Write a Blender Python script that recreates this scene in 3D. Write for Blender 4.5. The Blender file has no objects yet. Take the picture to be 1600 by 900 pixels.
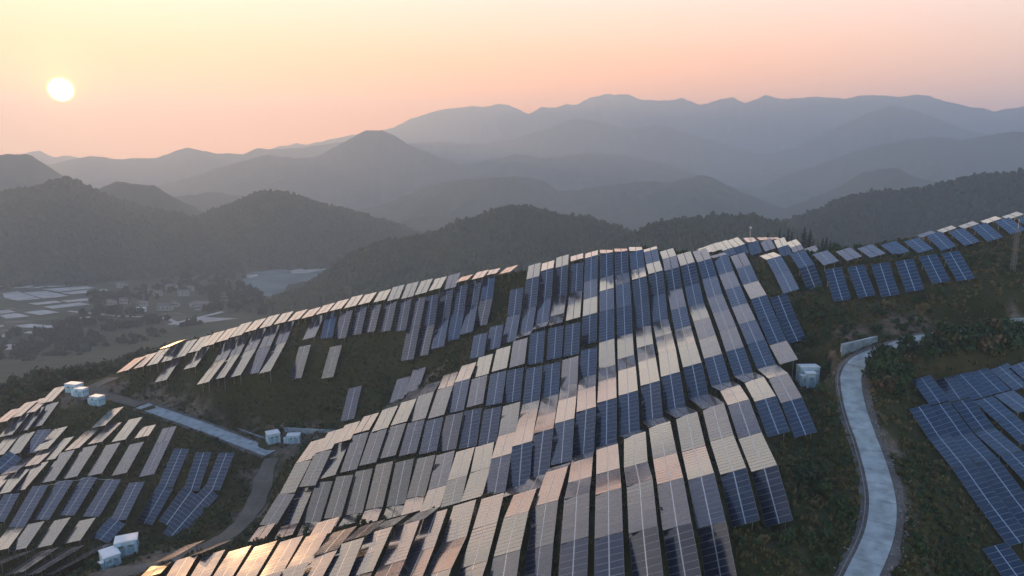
import bpy, math, random
import numpy as np
from mathutils import Matrix, Vector, Euler

random.seed(7); rng = np.random.default_rng(7)
S = bpy.context.scene
COL = S.collection
R = math.radians

# ------------------------------------------------------------------ camera
cam_d = bpy.data.cameras.new('camera')
cam = bpy.data.objects.new('camera', cam_d); COL.objects.link(cam)
cam.location = (0, 0, 180)
cam.rotation_euler = (R(90 - 10.5), 0, 0)
cam_d.sensor_width = 36; cam_d.lens = 36 * 1081 / 1600
cam_d.clip_start = 1; cam_d.clip_end = 30000
S.camera = cam

# ------------------------------------------------------------------ sky and sun (low in the haze, front left)
SUN_EL, SUN_AZ = R(4.66), R(-32.2)          # azimuth from +Y, negative = left
SUN_DIR = Vector((math.sin(SUN_AZ) * math.cos(SUN_EL), math.cos(SUN_AZ) * math.cos(SUN_EL), math.sin(SUN_EL)))
W = bpy.data.worlds.new('World'); S.world = W; W.use_nodes = True
nt = W.node_tree; nt.nodes.clear()
def wn(t, **k):
    n = nt.nodes.new(t)
    for a, b in k.items(): setattr(n, a, b)
    return n
sky = wn('ShaderNodeTexSky', sky_type='NISHITA', sun_disc=False)
sky.sun_elevation = SUN_EL; sky.sun_rotation = SUN_AZ
sky.altitude = 200; sky.air_density = 1.0; sky.dust_density = 3.0; sky.ozone_density = 1.5
# evening haze layer over the clear sky: peach at the horizon, cream above, blue overhead; warmer towards the sun
tc = wn('ShaderNodeTexCoord'); LK = nt.links.new
nrm = wn('ShaderNodeVectorMath', operation='NORMALIZE'); LK(tc.outputs['Generated'], nrm.inputs[0])
sep = wn('ShaderNodeSeparateXYZ'); LK(nrm.outputs[0], sep.inputs[0])
el = wn('ShaderNodeMath', operation='ARCSINE'); LK(sep.outputs['Z'], el.inputs[0])
eln = wn('ShaderNodeMath', operation='DIVIDE'); eln.inputs[1].default_value = math.pi / 2; LK(el.outputs[0], eln.inputs[0])
def ramp(stops):
    r = wn('ShaderNodeValToRGB'); e = r.color_ramp.elements; r.color_ramp.interpolation = 'CARDINAL'
    while len(e) < len(stops): e.new(.5)
    for i, (d, c) in enumerate(stops): e[i].position = d / 90; e[i].color = (*c, 1)
    LK(eln.outputs[0], r.inputs['Fac']); return r
warm = ramp(((0, (.80, .185, .004)), (5, (.82, .24, .022)), (9, (.71, .315, .145)), (14, (.60, .395, .32)), (24, (.50, .45, .375)), (36, (.25, .24, .26)), (46, (.08, .115, .20)), (90, (.038, .10, .235))))
cool = ramp(((0, (.34, .33, .27)), (5, (.38, .38, .32)), (12, (.35, .39, .385)), (24, (.23, .25, .28)), (37, (.12, .15, .235)), (46, (.055, .11, .22)), (90, (.035, .10, .24))))
hd = wn('ShaderNodeVectorMath', operation='DOT_PRODUCT'); hd.inputs[1].default_value = (math.sin(SUN_AZ), math.cos(SUN_AZ), 0); LK(nrm.outputs[0], hd.inputs[0])
hm = wn('ShaderNodeMapRange', interpolation_type='SMOOTHSTEP'); hm.inputs['From Min'].default_value = -.35; hm.inputs['From Max'].default_value = 1.0; LK(hd.outputs['Value'], hm.inputs['Value'])
mix = wn('ShaderNodeMix', data_type='RGBA'); LK(hm.outputs[0], mix.inputs['Factor']); LK(cool.outputs[0], mix.inputs[6]); LK(warm.outputs[0], mix.inputs[7])
bg0 = wn('ShaderNodeBackground'); bg0.inputs['Strength'].default_value = 2.0; LK(mix.outputs[2], bg0.inputs['Color'])
bg = wn('ShaderNodeBackground'); bg.inputs['Strength'].default_value = 0.0045; LK(sky.outputs['Color'], bg.inputs['Color'])
# the sun's own disc in the sky, softened by the haze
dot = wn('ShaderNodeVectorMath', operation='DOT_PRODUCT'); dot.inputs[1].default_value = SUN_DIR; LK(nrm.outputs[0], dot.inputs[0])
ac = wn('ShaderNodeMath', operation='ARCCOSINE'); LK(dot.outputs['Value'], ac.inputs[0])
mr = wn('ShaderNodeMapRange'); mr.inputs['From Max'].default_value = R(4); LK(ac.outputs[0], mr.inputs['Value'])
rp = wn('ShaderNodeValToRGB'); LK(mr.outputs[0], rp.inputs['Fac']); e = rp.color_ramp.elements
e[0].position = 0.0; e[0].color = (1, .96, .85, 1)
e[1].position = 1.0; e[1].color = (0, 0, 0, 1)
for p, c in ((.165, (1, .95, .8, 1)), (.19, (.30, .20, .02, 1)), (.225, (.06, .042, .006, 1)), (.5, (.02, .014, .004, 1))):
    q = e.new(p); q.color = c
bg2 = wn('ShaderNodeBackground'); bg2.inputs['Strength'].default_value = 8.0; LK(rp.outputs['Color'], bg2.inputs['Color'])
add = wn('ShaderNodeAddShader'); add2 = wn('ShaderNodeAddShader'); out = wn('ShaderNodeOutputWorld')
LK(bg.outputs[0], add.inputs[0]); LK(bg2.outputs[0], add.inputs[1]); LK(add.outputs[0], add2.inputs[0]); LK(bg0.outputs[0], add2.inputs[1]); LK(add2.outputs[0], out.inputs['Surface'])

sun_d = bpy.data.lights.new('sun', 'SUN'); sun_d.energy = 4.6; sun_d.angle = R(0.53); sun_d.color = (1, .55, .24)
sun = bpy.data.objects.new('sun', sun_d); COL.objects.link(sun)
sun.rotation_euler = SUN_DIR.to_track_quat('Z', 'Y').to_euler()

S.render.engine = 'CYCLES'
S.cycles.use_denoising = True
S.cycles.max_bounces = 6; S.cycles.diffuse_bounces = 2; S.cycles.glossy_bounces = 3; S.cycles.volume_bounces = 1
S.view_settings.view_transform = 'Standard'; S.view_settings.look = 'None'
S.view_settings.gamma = 1; S.view_settings.use_curve_mapping = False
S.view_settings.exposure = 0.64

# ---- measured places of things, in metres (camera stands over the origin) ----
TABLES=[
[73.87,196.4,152.97,0.038,0.9987,0.0333,0.9569,-0.0459,0.2867,6.33,6,0,0,0,"o",4.15],
[73.55,189.39,151.41,0.0488,0.9343,0.3532,0.9346,-0.1675,0.3139,8.24,8,0,0,1,"g",4.04],
[72.81,180.65,148.24,0.1028,0.9387,0.3291,0.9189,-0.2163,0.33,10.42,10,0,0,2,"g",4.01],
[67.69,169.2,143.84,-0.087,0.7323,0.6754,0.9208,-0.1996,0.335,7.03,7,0,1,0,"b",4.03],
[68.46,164.19,139.2,-0.1379,0.7259,0.6738,0.9396,-0.1192,0.3207,6.72,6,0,1,1,"b",4.08],
[65.74,197.2,151.54,0.104,0.9623,0.2514,0.9325,-0.1823,0.3119,9.29,9,0,2,0,"c",4.08],
[64.93,188.6,148.8,0.0734,0.9324,0.3539,0.9275,-0.1942,0.3193,8.86,9,0,2,1,"g",4.07],
[63.97,179.36,146.3,0.1224,0.9762,0.1791,0.9306,-0.1756,0.3212,10.47,10,0,2,2,"c",4.07],
[63.31,170.65,143.31,0.0035,0.8694,0.494,0.9236,-0.1922,0.3316,8.29,8,0,2,3,"p",4.06],
[63.32,163.32,139.2,-0.0058,0.8744,0.4852,0.9238,-0.181,0.3373,8.52,8,0,2,4,"p",4.06],
[62.66,154.41,136.32,0.1302,0.9796,0.1533,0.9223,-0.1764,0.344,10.59,10,0,2,5,"c",4.06],
[60.94,202.48,152.33,-0.3706,0.9131,0.1698,0.9217,0.339,0.1887,1.82,4,0,3,0,"c",4.95],
[60.97,197.51,150.35,0.0666,0.9131,0.4023,0.9261,-0.2066,0.3156,9.07,9,0,3,1,"g",4.1],
[60.16,188.57,147.24,0.102,0.9609,0.2574,0.9302,-0.1838,0.3176,10.0,10,0,3,2,"c",4.1],
[59.35,179.73,144.45,0.0694,0.9352,0.3473,0.9267,-0.1893,0.3246,8.65,8,0,3,3,"g",4.09],
[58.47,170.74,141.85,0.1134,0.9698,0.216,0.9266,-0.1816,0.3291,10.19,10,0,3,4,"c",4.09],
[57.53,161.38,139.39,0.0798,0.9529,0.2925,0.9246,-0.1804,0.3356,9.26,9,0,3,5,"g",4.09],
[57.05,153.01,136.27,0.0248,0.9127,0.408,0.9222,-0.1784,0.3432,8.68,8,0,3,6,"p",4.09],
[56.55,144.58,134.84,0.0878,0.9932,-0.0768,0.9495,-0.0601,0.3079,8.99,9,0,3,7,"c",4.15],
[55.47,134.72,134.42,0.1241,0.9824,0.1398,0.9211,-0.1665,0.3521,10.98,11,0,3,8,"g",4.08],
[54.7,125.37,131.68,0.0199,0.895,0.4456,0.901,-0.2093,0.38,8.85,8,0,3,9,"p",4.06],
[56.32,203.67,152.22,0.0799,0.9718,0.2219,0.9423,-0.1462,0.3013,8.89,9,0,4,0,"c",4.13],
[55.95,196.27,149.22,0.0038,0.8372,0.5469,0.9249,-0.2108,0.3163,7.36,7,0,4,1,"p",4.12],
[55.39,188.4,145.51,0.1063,0.9371,0.3324,0.92,-0.2195,0.3247,10.22,10,0,4,2,"g",4.12],
[54.43,179.27,142.65,0.0925,0.9621,0.2563,0.9303,-0.1753,0.3222,9.02,9,0,4,3,"g",4.12],
[53.47,170.03,140.38,0.1073,0.9695,0.2204,0.9277,-0.1773,0.3284,10.12,10,0,4,4,"g",4.12],
[52.2,159.82,138.11,0.1327,0.9682,0.2121,0.9182,-0.2006,0.3414,10.95,11,0,4,5,"g",4.12],
[51.34,150.8,135.16,0.0321,0.9012,0.4323,0.9149,-0.2006,0.3503,8.25,8,0,4,6,"p",4.12],
[50.99,143.17,134.01,0.0552,0.9856,-0.1598,0.9577,-0.007,0.2876,7.94,8,0,4,7,"d",4.21],
[49.99,133.78,134.48,0.1413,0.9895,0.0303,0.9288,-0.1431,0.3418,11.08,11,0,4,8,"c",4.11],
[49.06,124.06,132.41,0.0324,0.9116,0.4099,0.9059,-0.2,0.3732,9.29,9,0,4,9,"p",4.1],
[51.27,202.53,151.37,0.113,0.9754,0.1891,0.9377,-0.1676,0.3042,9.98,10,0,5,0,"c",4.15],
[50.78,195.01,147.85,-0.0225,0.7181,0.6956,0.8992,-0.2895,0.328,7.4,7,0,5,1,"b",4.17],
[50.5,188.42,143.28,0.0824,0.8889,0.4505,0.909,-0.2524,0.3316,8.86,9,0,5,2,"p",4.16],
[49.41,178.89,140.51,0.1283,0.9824,0.136,0.9324,-0.1662,0.321,11.38,11,0,5,3,"c",4.15],
[48.05,168.22,138.68,0.1195,0.9717,0.2037,0.9258,-0.1831,0.3307,10.46,10,0,5,4,"g",4.15],
[46.66,157.79,136.75,0.1405,0.9775,0.1572,0.9223,-0.187,0.3384,10.93,11,0,5,5,"g",4.15],
[45.66,148.34,133.99,0.0506,0.9063,0.4195,0.9096,-0.2153,0.3554,9.08,9,0,5,6,"p",4.16],
[45.26,140.69,132.84,0.0475,0.9768,-0.2086,0.96,0.0131,0.2798,7.24,7,0,5,7,"d",4.24],
[44.44,132.36,133.74,0.1335,0.9906,-0.0309,0.9364,-0.1159,0.3314,9.67,9,0,5,8,"c",4.15],
[43.11,122.04,132.78,0.1209,0.9731,0.196,0.9116,-0.187,0.3661,11.37,11,0,5,9,"g",4.14],
[41.49,110.28,131.43,0.1479,0.9883,0.0367,0.9195,-0.1511,0.363,12.6,12,0,5,10,"c",4.14],
[40.59,100.45,128.39,-0.0072,0.788,0.6157,0.7966,-0.3677,0.4799,9.14,9,0,5,11,"b",4.27],
[47.51,209.22,151.92,0.0888,0.9816,0.1693,0.945,-0.1367,0.297,7.64,7,0,6,0,"c",4.17],
[46.72,201.74,150.09,0.1128,0.9473,0.3,0.9275,-0.2087,0.3103,7.87,8,0,6,1,"g",4.17],
[46.23,195.49,146.36,0.0147,0.7035,0.7105,0.871,-0.358,0.3364,7.18,7,0,6,2,"b",4.26],
[45.53,187.64,142.22,0.1143,0.9519,0.2841,0.9233,-0.2074,0.3233,11.18,11,0,6,3,"g",4.18],
[44.55,178.33,138.91,0.08,0.915,0.3954,0.9154,-0.2245,0.3342,8.73,8,0,6,4,"p",4.19],
[43.09,167.77,136.82,0.1662,0.9846,0.0543,0.9279,-0.1748,0.3293,13.32,13,0,6,5,"c",4.18],
[41.07,154.78,135.76,0.1394,0.9845,0.1064,0.9278,-0.1674,0.3335,13.08,13,0,6,6,"g",4.18],
[40.04,144.88,132.69,0.0291,0.8247,0.5648,0.8787,-0.2904,0.3788,8.4,8,0,6,7,"b",4.24],
[39.54,137.56,131.22,0.0947,0.9696,-0.2258,0.9551,-0.0245,0.2952,7.94,8,0,6,8,"k",4.22],
[38.91,130.19,132.79,0.0707,0.9797,-0.1874,0.9565,-0.0133,0.2914,7.18,7,0,6,9,"d",4.22],
[37.76,120.7,132.67,0.1474,0.9806,0.129,0.9129,-0.1851,0.3639,12.19,12,0,6,10,"g",4.18],
[35.97,108.64,131.66,0.1445,0.9888,0.0367,0.9212,-0.148,0.3599,12.31,12,0,6,11,"g",4.17],
[34.96,98.78,129.02,0.026,0.8424,0.5383,0.8338,-0.3153,0.4531,8.97,9,0,6,12,"b",4.28],
[43.32,215.32,152.48,0.1295,0.987,0.095,0.9428,-0.1522,0.2966,3.56,4,0,7,0,"c",4.19],
[42.8,210.13,150.92,0.0784,0.9243,0.3735,0.9305,-0.2022,0.3053,7.43,7,0,7,1,"g",4.2],
[42.06,202.32,148.76,0.0997,0.9797,0.1738,0.9417,-0.1493,0.3015,8.93,9,0,7,2,"c",4.19],
[41.48,195.11,145.16,0.0346,0.7084,0.7049,0.8613,-0.3788,0.3385,8.01,8,0,7,3,"b",4.33],
[40.83,187.72,139.74,0.0974,0.8643,0.4934,0.8929,-0.2949,0.3403,10.53,10,0,7,4,"p",4.26],
[39.55,177.5,136.52,0.1327,0.9853,0.1081,0.9331,-0.1609,0.3215,11.5,11,0,7,5,"c",4.2],
[37.88,165.61,135.54,0.145,0.9878,0.0572,0.9328,-0.1557,0.325,12.6,12,0,7,6,"c",4.2],
[35.78,152.3,134.54,0.1633,0.9827,0.0877,0.9228,-0.1836,0.3388,14.44,13,0,7,7,"g",4.21],
[34.31,141.15,131.5,0.0631,0.858,0.5098,0.8775,-0.2911,0.3812,9.46,9,0,7,8,"b",4.29],
[33.82,131.92,130.38,0.0349,0.9698,-0.2416,0.9617,0.0332,0.272,10.67,10,0,7,9,"k",4.27],
[32.68,120.21,131.01,0.1446,0.9845,0.099,0.9175,-0.1709,0.3591,13.27,13,0,7,10,"g",4.21],
[30.81,107.95,130.54,0.1562,0.9872,-0.0325,0.9255,-0.1348,0.3539,11.61,11,0,7,11,"c",4.21],
[29.31,96.99,129.49,0.1096,0.9672,0.2292,0.8976,-0.1954,0.3951,10.8,10,0,7,12,"g",4.24],
[28.69,88.31,125.43,0.0074,0.7753,0.6316,0.7073,-0.4505,0.5448,8.93,9,0,7,13,"b",4.75],
[39.08,217.11,152.34,0.1337,0.9875,0.0838,0.9906,-0.1357,0.0183,5.89,6,0,8,0,"c",4.06],
[38.41,210.7,149.82,0.0647,0.8374,0.5428,0.9313,-0.2461,0.2686,8.37,8,0,8,1,"p",4.19],
[37.47,202.23,146.99,0.1327,0.9849,0.1114,0.9391,-0.1609,0.3037,10.08,10,0,8,2,"c",4.21],
[36.56,193.79,143.58,0.0534,0.7721,0.6332,0.8807,-0.3353,0.3346,8.99,9,0,8,3,"b",4.32],
[36.01,186.79,138.03,0.07,0.7925,0.6059,0.8718,-0.3438,0.3489,8.92,9,0,8,4,"b",4.35],
[34.76,176.71,134.41,0.1411,0.9804,0.1376,0.9279,-0.1794,0.3269,13.37,13,0,8,5,"g",4.23],
[32.89,164.1,133.47,0.1512,0.9885,0.003,0.9353,-0.144,0.3231,12.24,12,0,8,6,"c",4.23],
[30.92,150.71,132.97,0.1407,0.9879,0.0649,0.9308,-0.1543,0.3314,14.86,13,0,8,7,"g",4.24],
[29.41,139.24,130.02,0.0961,0.8545,0.5104,0.8569,-0.3319,0.3943,9.68,9,0,8,8,"b",4.4],
[28.62,130.54,128.81,0.067,0.9615,-0.2666,0.9595,0.0112,0.2815,9.48,9,0,8,9,"k",4.26],
[27.49,119.67,129.64,0.1287,0.9894,0.0677,0.926,-0.1443,0.3488,12.77,12,0,8,10,"g",4.25],
[25.8,107.53,129.7,0.147,0.9856,-0.0836,0.9332,-0.1102,0.3422,11.8,11,0,8,11,"c",4.24],
[24.24,96.31,129.34,0.1239,0.98,0.1559,0.9067,-0.1756,0.3834,11.02,11,0,8,12,"g",4.28],
[23.54,87.52,126.0,0.0042,0.8075,0.5899,0.7803,-0.3716,0.5031,8.41,8,0,8,13,"b",4.62],
[34.69,218.92,151.73,0.1179,0.9928,0.0205,0.9928,-0.1182,0.0169,6.28,6,0,9,0,"c",4.07],
[34.05,212.82,148.58,0.0624,0.6941,0.7171,0.9031,-0.3451,0.2555,8.6,8,0,9,1,"b",4.27],
[33.06,204.35,145.02,0.13,0.9878,0.0852,0.9414,-0.1499,0.3022,11.1,11,0,9,2,"d",4.23],
[31.85,194.16,142.06,0.0923,0.88,0.4659,0.9274,-0.2463,0.2815,10.7,10,0,9,3,"p",4.23],
[30.93,185.52,136.5,0.0845,0.7857,0.6129,0.9053,-0.3176,0.2822,10.02,10,0,9,4,"b",4.27],
[29.57,174.75,132.31,0.1346,0.9778,0.1606,0.9267,-0.1816,0.3289,13.97,13,0,9,5,"g",4.27],
[27.8,162.05,131.52,0.1389,0.9887,-0.0558,0.9418,-0.1144,0.3161,11.87,11,0,9,6,"d",4.25],
[25.91,148.78,131.4,0.1418,0.9881,0.0596,0.9306,-0.1536,0.3322,14.98,13,0,9,7,"g",4.27],
[24.31,136.87,128.32,0.1023,0.8585,0.5026,0.8985,-0.2965,0.3236,10.5,10,0,9,8,"b",4.3],
[23.6,128.56,127.07,0.0432,0.9381,-0.3435,0.9632,0.0522,0.2637,8.11,8,0,9,9,"k",4.28],
[22.51,118.92,128.06,0.1554,0.9855,0.0677,0.9177,-0.1694,0.3594,11.84,11,0,9,10,"g",4.3],
[20.97,107.97,128.53,0.1183,0.9789,-0.1663,0.946,-0.0602,0.3185,10.46,10,0,9,11,"o",4.26],
[19.58,97.1,128.57,0.1306,0.9811,0.1429,0.9074,-0.1763,0.3815,11.72,11,0,9,12,"g",4.32],
[18.65,87.82,125.26,0.0396,0.8187,0.5728,0.7661,-0.3929,0.5087,8.63,8,0,9,13,"b",4.8],
[30.44,221.48,150.95,0.1184,0.9925,0.0318,0.9929,-0.1187,0.0077,6.39,6,0,10,0,"c",4.08],
[29.73,215.1,147.61,0.0718,0.7008,0.7097,0.9009,-0.3509,0.2554,9.13,9,0,10,1,"b",4.32],
[28.67,206.26,143.37,0.1271,0.9766,0.1733,0.9355,-0.1761,0.3062,11.55,11,0,10,2,"c",4.26],
[27.35,195.78,140.29,0.1095,0.9135,0.3919,0.9318,-0.2316,0.2795,10.61,10,0,10,3,"p",4.25],
[26.21,186.31,135.03,0.0998,0.8201,0.5634,0.9109,-0.3031,0.28,11.28,11,0,10,4,"b",4.3],
[24.69,174.03,130.46,0.1218,0.9764,0.1785,0.9281,-0.1758,0.3283,15.66,13,0,10,5,"g",4.29],
[22.98,160.59,129.37,0.1295,0.9901,-0.0536,0.9432,-0.1063,0.3148,11.72,11,0,10,6,"d",4.27],
[21.21,147.62,129.68,0.1401,0.9901,0.0014,0.9357,-0.1329,0.3268,14.47,13,0,10,7,"c",4.28],
[19.58,135.75,126.66,0.1095,0.8379,0.5348,0.8818,-0.3302,0.3368,11.24,11,0,10,8,"b",4.41],
[18.6,127.93,124.81,0.1096,0.9319,-0.3457,0.9572,-0.0053,0.2892,6.67,6,0,10,9,"k",4.27],
[17.51,119.01,126.18,0.1226,0.9918,-0.0365,0.9372,-0.1036,0.3332,11.71,11,0,10,10,"c",4.29],
[16.11,108.06,127.13,0.131,0.9813,-0.1409,0.9417,-0.0788,0.327,10.48,10,0,10,11,"o",4.29],
[14.77,97.85,126.96,0.1254,0.9765,0.1751,0.9042,-0.1851,0.3849,10.38,10,0,10,12,"g",4.39],
[13.68,88.8,124.24,0.1011,0.9054,0.4123,0.8639,-0.2854,0.4149,8.8,8,0,10,13,"p",4.51],
[26.08,225.03,149.59,0.123,0.9882,0.0918,0.9452,-0.1448,0.2927,6.91,7,0,11,0,"o",4.26],
[25.14,217.41,146.12,0.0979,0.7961,0.5972,0.9073,-0.3179,0.2751,10.57,10,0,11,1,"p",4.34],
[24.11,208.67,141.06,0.1031,0.9173,0.3847,0.9194,-0.2355,0.3152,9.89,10,0,11,2,"g",4.33],
[22.88,198.09,137.96,0.1173,0.974,0.1937,0.934,-0.1745,0.3117,12.42,12,0,11,3,"c",4.29],
[21.69,188.31,133.49,0.0925,0.7492,0.6559,0.8849,-0.3639,0.2909,9.96,10,0,11,4,"b",4.43],
[19.44,169.43,129.41,0.1142,0.8364,0.5361,0.9009,-0.3147,0.299,9.3,9,0,11,5,"b",4.38],
[18.08,159.32,127.47,0.1311,0.9874,-0.0886,0.9448,-0.0974,0.313,12.6,12,0,11,6,"d",4.29],
[16.47,146.12,128.07,0.1117,0.9937,-0.0061,0.9422,-0.104,0.3185,14.06,13,0,11,7,"c",4.29],
[14.97,134.46,125.15,0.1276,0.8375,0.5313,0.8695,-0.3522,0.3464,11.15,11,0,11,8,"b",4.51],
[13.78,126.54,123.1,0.1404,0.9541,-0.2646,0.9491,-0.0536,0.3105,6.82,7,0,11,9,"k",4.29],
[12.61,118.45,124.32,0.1419,0.9878,-0.0649,0.9346,-0.1121,0.3375,9.8,9,0,11,10,"o",4.33],
[11.25,109.33,125.32,0.151,0.9761,-0.1565,0.9386,-0.0919,0.3327,8.76,8,0,11,11,"d",4.32],
[9.97,100.02,124.98,0.1203,0.9729,0.1973,0.903,-0.1898,0.3855,10.36,10,0,11,12,"g",4.45],
[8.83,91.04,122.2,0.1183,0.9072,0.4037,0.8574,-0.2984,0.4193,8.7,8,0,11,13,"p",4.63],
[21.49,227.3,148.25,0.0898,0.9916,0.0932,0.9507,-0.1133,0.2887,7.0,7,0,12,0,"o",4.26],
[20.68,218.87,142.92,0.0894,0.671,0.7361,0.8748,-0.4062,0.264,10.99,11,0,12,1,"b",4.5],
[19.42,209.26,137.72,0.1261,0.9736,0.1903,0.9335,-0.1814,0.3094,12.17,12,0,12,2,"d",4.31],
[18.11,198.9,135.73,0.1183,0.9759,0.1831,0.9345,-0.1718,0.3119,9.08,9,0,12,3,"c",4.32],
[16.49,184.1,131.61,0.1086,0.7747,0.623,0.8851,-0.3606,0.2941,10.91,10,0,12,4,"b",4.48],
[14.53,167.43,127.71,0.1078,0.9546,0.2777,0.9195,-0.2019,0.3372,12.41,12,0,12,5,"g",4.38],
[13.27,156.21,126.19,0.1105,0.9932,-0.0373,0.9453,-0.0935,0.3126,10.67,10,0,12,6,"d",4.3],
[11.85,144.45,126.19,0.1269,0.9915,0.03,0.9357,-0.1297,0.328,13.04,13,0,12,7,"c",4.34],
[10.34,132.55,123.75,0.116,0.918,0.3793,0.9055,-0.2547,0.3395,11.84,11,0,12,8,"p",4.44],
[8.96,123.97,122.18,0.2399,0.9429,-0.2313,0.9246,-0.1493,0.3504,3.81,4,0,12,9,"k",4.39],
[7.14,115.51,122.64,0.2011,0.9796,-0.0035,0.9102,-0.1856,0.3702,13.61,13,0,12,10,"d",4.46],
[5.07,103.87,121.58,0.1355,0.9679,0.2115,0.8942,-0.2114,0.3946,10.28,10,0,12,11,"g",4.54],
[3.84,94.36,119.21,0.1139,0.9559,0.2708,0.8803,-0.2234,0.4186,9.49,9,0,12,12,"g",4.62],
[16.67,227.35,146.98,0.0912,0.9674,0.2364,0.9422,-0.1607,0.2941,9.12,9,0,13,0,"c",4.3],
[15.78,219.26,141.75,0.0844,0.6603,0.7462,0.8727,-0.4105,0.2645,11.14,11,0,13,1,"b",4.55],
[14.46,209.58,135.83,0.1345,0.9509,0.2788,0.9221,-0.2231,0.3162,12.62,12,0,13,2,"c",4.38],
[13.07,199.04,133.74,0.1195,0.9902,0.0718,0.9424,-0.1359,0.3057,9.17,9,0,13,3,"d",4.32],
[11.9,185.35,130.3,0.0931,0.7882,0.6084,0.8994,-0.3287,0.2881,11.1,11,0,13,4,"b",4.46],
[9.74,164.89,126.36,0.0905,0.8504,0.5184,0.9147,-0.2768,0.2943,10.66,10,0,13,5,"b",4.41],
[8.49,153.4,123.92,0.1094,0.9929,-0.0468,0.9456,-0.0895,0.3129,14.01,13,0,13,6,"d",4.32],
[7.12,141.15,124.44,0.1142,0.9928,-0.0362,0.9429,-0.0968,0.3188,10.65,10,0,13,7,"c",4.34],
[5.84,131.4,121.78,0.1246,0.8364,0.5337,0.8651,-0.355,0.3544,10.69,10,0,13,8,"b",4.67],
[4.25,122.69,119.51,0.2122,0.9683,-0.1316,0.9221,-0.1538,0.355,8.75,8,0,13,9,"k",4.43],
[11.81,226.51,145.59,0.0939,0.9873,0.1281,0.9483,-0.1278,0.2905,9.18,9,0,14,0,"o",4.3],
[10.85,218.0,140.87,0.0923,0.6901,0.7178,0.8818,-0.3915,0.2629,11.52,11,0,14,1,"b",4.56],
[9.68,208.94,134.08,0.1097,0.8814,0.4594,0.9226,-0.2622,0.2829,11.54,11,0,14,2,"p",4.4],
[8.52,199.89,131.69,0.1333,0.989,-0.0649,0.9476,-0.108,0.3006,8.01,8,0,14,3,"d",4.32],
[6.8,185.52,128.88,0.0839,0.8238,0.5606,0.9172,-0.2838,0.2798,11.57,11,0,14,4,"b",4.44],
[5.18,164.61,125.19,0.0956,0.844,0.5278,0.9096,-0.2894,0.298,11.24,11,0,14,5,"b",4.48],
[3.91,152.84,122.27,0.1035,0.9946,-0.0068,0.9441,-0.096,0.3155,14.13,13,0,14,6,"c",4.35],
[2.63,140.26,122.3,0.0974,0.9952,0.0027,0.9433,-0.0931,0.3186,11.14,11,0,14,7,"c",4.36],
[1.73,130.53,119.73,0.0744,0.8517,0.5188,0.9002,-0.2812,0.3325,9.85,9,0,14,8,"b",4.56],
[0.74,122.98,117.96,0.1778,0.9584,-0.2234,0.9384,-0.0968,0.3316,7.01,7,0,14,9,"k",4.39],
[7.16,225.05,144.06,0.0863,0.9624,0.2576,0.9415,-0.1634,0.2949,11.01,11,0,15,0,"c",4.35],
[6.12,215.78,138.59,0.1003,0.6967,0.7103,0.8776,-0.3983,0.2667,11.42,11,0,15,1,"b",4.63],
[4.78,206.7,131.8,0.1304,0.8736,0.4689,0.9117,-0.2915,0.2896,11.66,11,0,15,2,"p",4.48],
[3.53,198.08,129.38,0.1369,0.9867,-0.0877,0.9479,-0.1048,0.3009,7.16,7,0,15,3,"d",4.33],
[1.87,186.42,127.23,0.0828,0.953,0.2913,0.9301,-0.1788,0.3208,13.54,13,0,15,4,"g",4.42],
[0.46,168.37,123.67,0.0871,0.8061,0.5854,0.8984,-0.3174,0.3034,10.32,10,0,15,5,"b",4.58],
[-0.55,151.87,121.22,0.0729,0.9778,0.1962,0.9349,-0.1356,0.3281,12.63,12,0,15,6,"g",4.41],
[-1.62,140.12,119.82,0.1089,0.9936,0.0296,0.9384,-0.1125,0.3267,11.22,11,0,15,7,"c",4.4],
[-2.81,129.7,117.88,0.1114,0.9336,0.3405,0.9116,-0.2324,0.3392,10.37,10,0,15,8,"p",4.55],
[1.03,213.56,136.0,0.1005,0.7176,0.6892,0.8843,-0.3819,0.2687,10.28,10,0,16,0,"b",4.65],
[-0.26,204.44,129.59,0.1251,0.8773,0.4633,0.9138,-0.2838,0.2907,12.36,12,0,16,1,"p",4.51],
[-2.94,186.37,125.47,0.0791,0.979,0.1881,0.9404,-0.1359,0.3119,13.69,13,0,16,2,"c",4.39],
[-4.07,169.45,122.58,0.087,0.899,0.4292,0.9231,-0.2347,0.3046,11.77,11,0,16,3,"p",4.5],
[-5.11,152.64,119.13,0.1012,0.8234,0.5584,0.8863,-0.3296,0.3253,9.92,10,0,16,4,"b",4.71],
[-6.31,139.95,117.1,0.0434,0.9966,0.0701,0.9487,-0.0632,0.3098,11.32,11,0,16,5,"c",4.37],
[-7.2,129.3,116.05,0.1284,0.9833,0.1289,0.9198,-0.1667,0.3553,10.18,10,0,16,6,"c",4.54],
[-5.16,200.98,127.77,0.0943,0.8547,0.5105,0.9162,-0.2751,0.2914,9.93,10,0,17,0,"p",4.54],
[-7.95,185.34,123.73,0.0743,0.9831,0.1674,0.9427,-0.124,0.3096,12.63,12,0,17,1,"c",4.4],
[-8.99,170.89,121.32,0.0609,0.9511,0.303,0.9313,-0.1634,0.3256,12.25,12,0,17,2,"g",4.48],
[-9.85,154.88,117.61,0.0763,0.814,0.5758,0.896,-0.3094,0.3186,10.54,10,0,17,3,"b",4.71],
[-10.96,140.81,115.2,0.0808,0.9924,0.093,0.9392,-0.107,0.3263,12.17,12,0,17,4,"c",4.44],
[-11.75,130.58,113.84,0.07,0.9802,0.1853,0.9306,-0.1311,0.3419,8.56,8,0,17,5,"g",4.5],
[-9.87,198.35,125.9,0.0832,0.8656,0.4937,0.9228,-0.2539,0.2897,9.94,10,0,18,0,"p",4.54],
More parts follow.
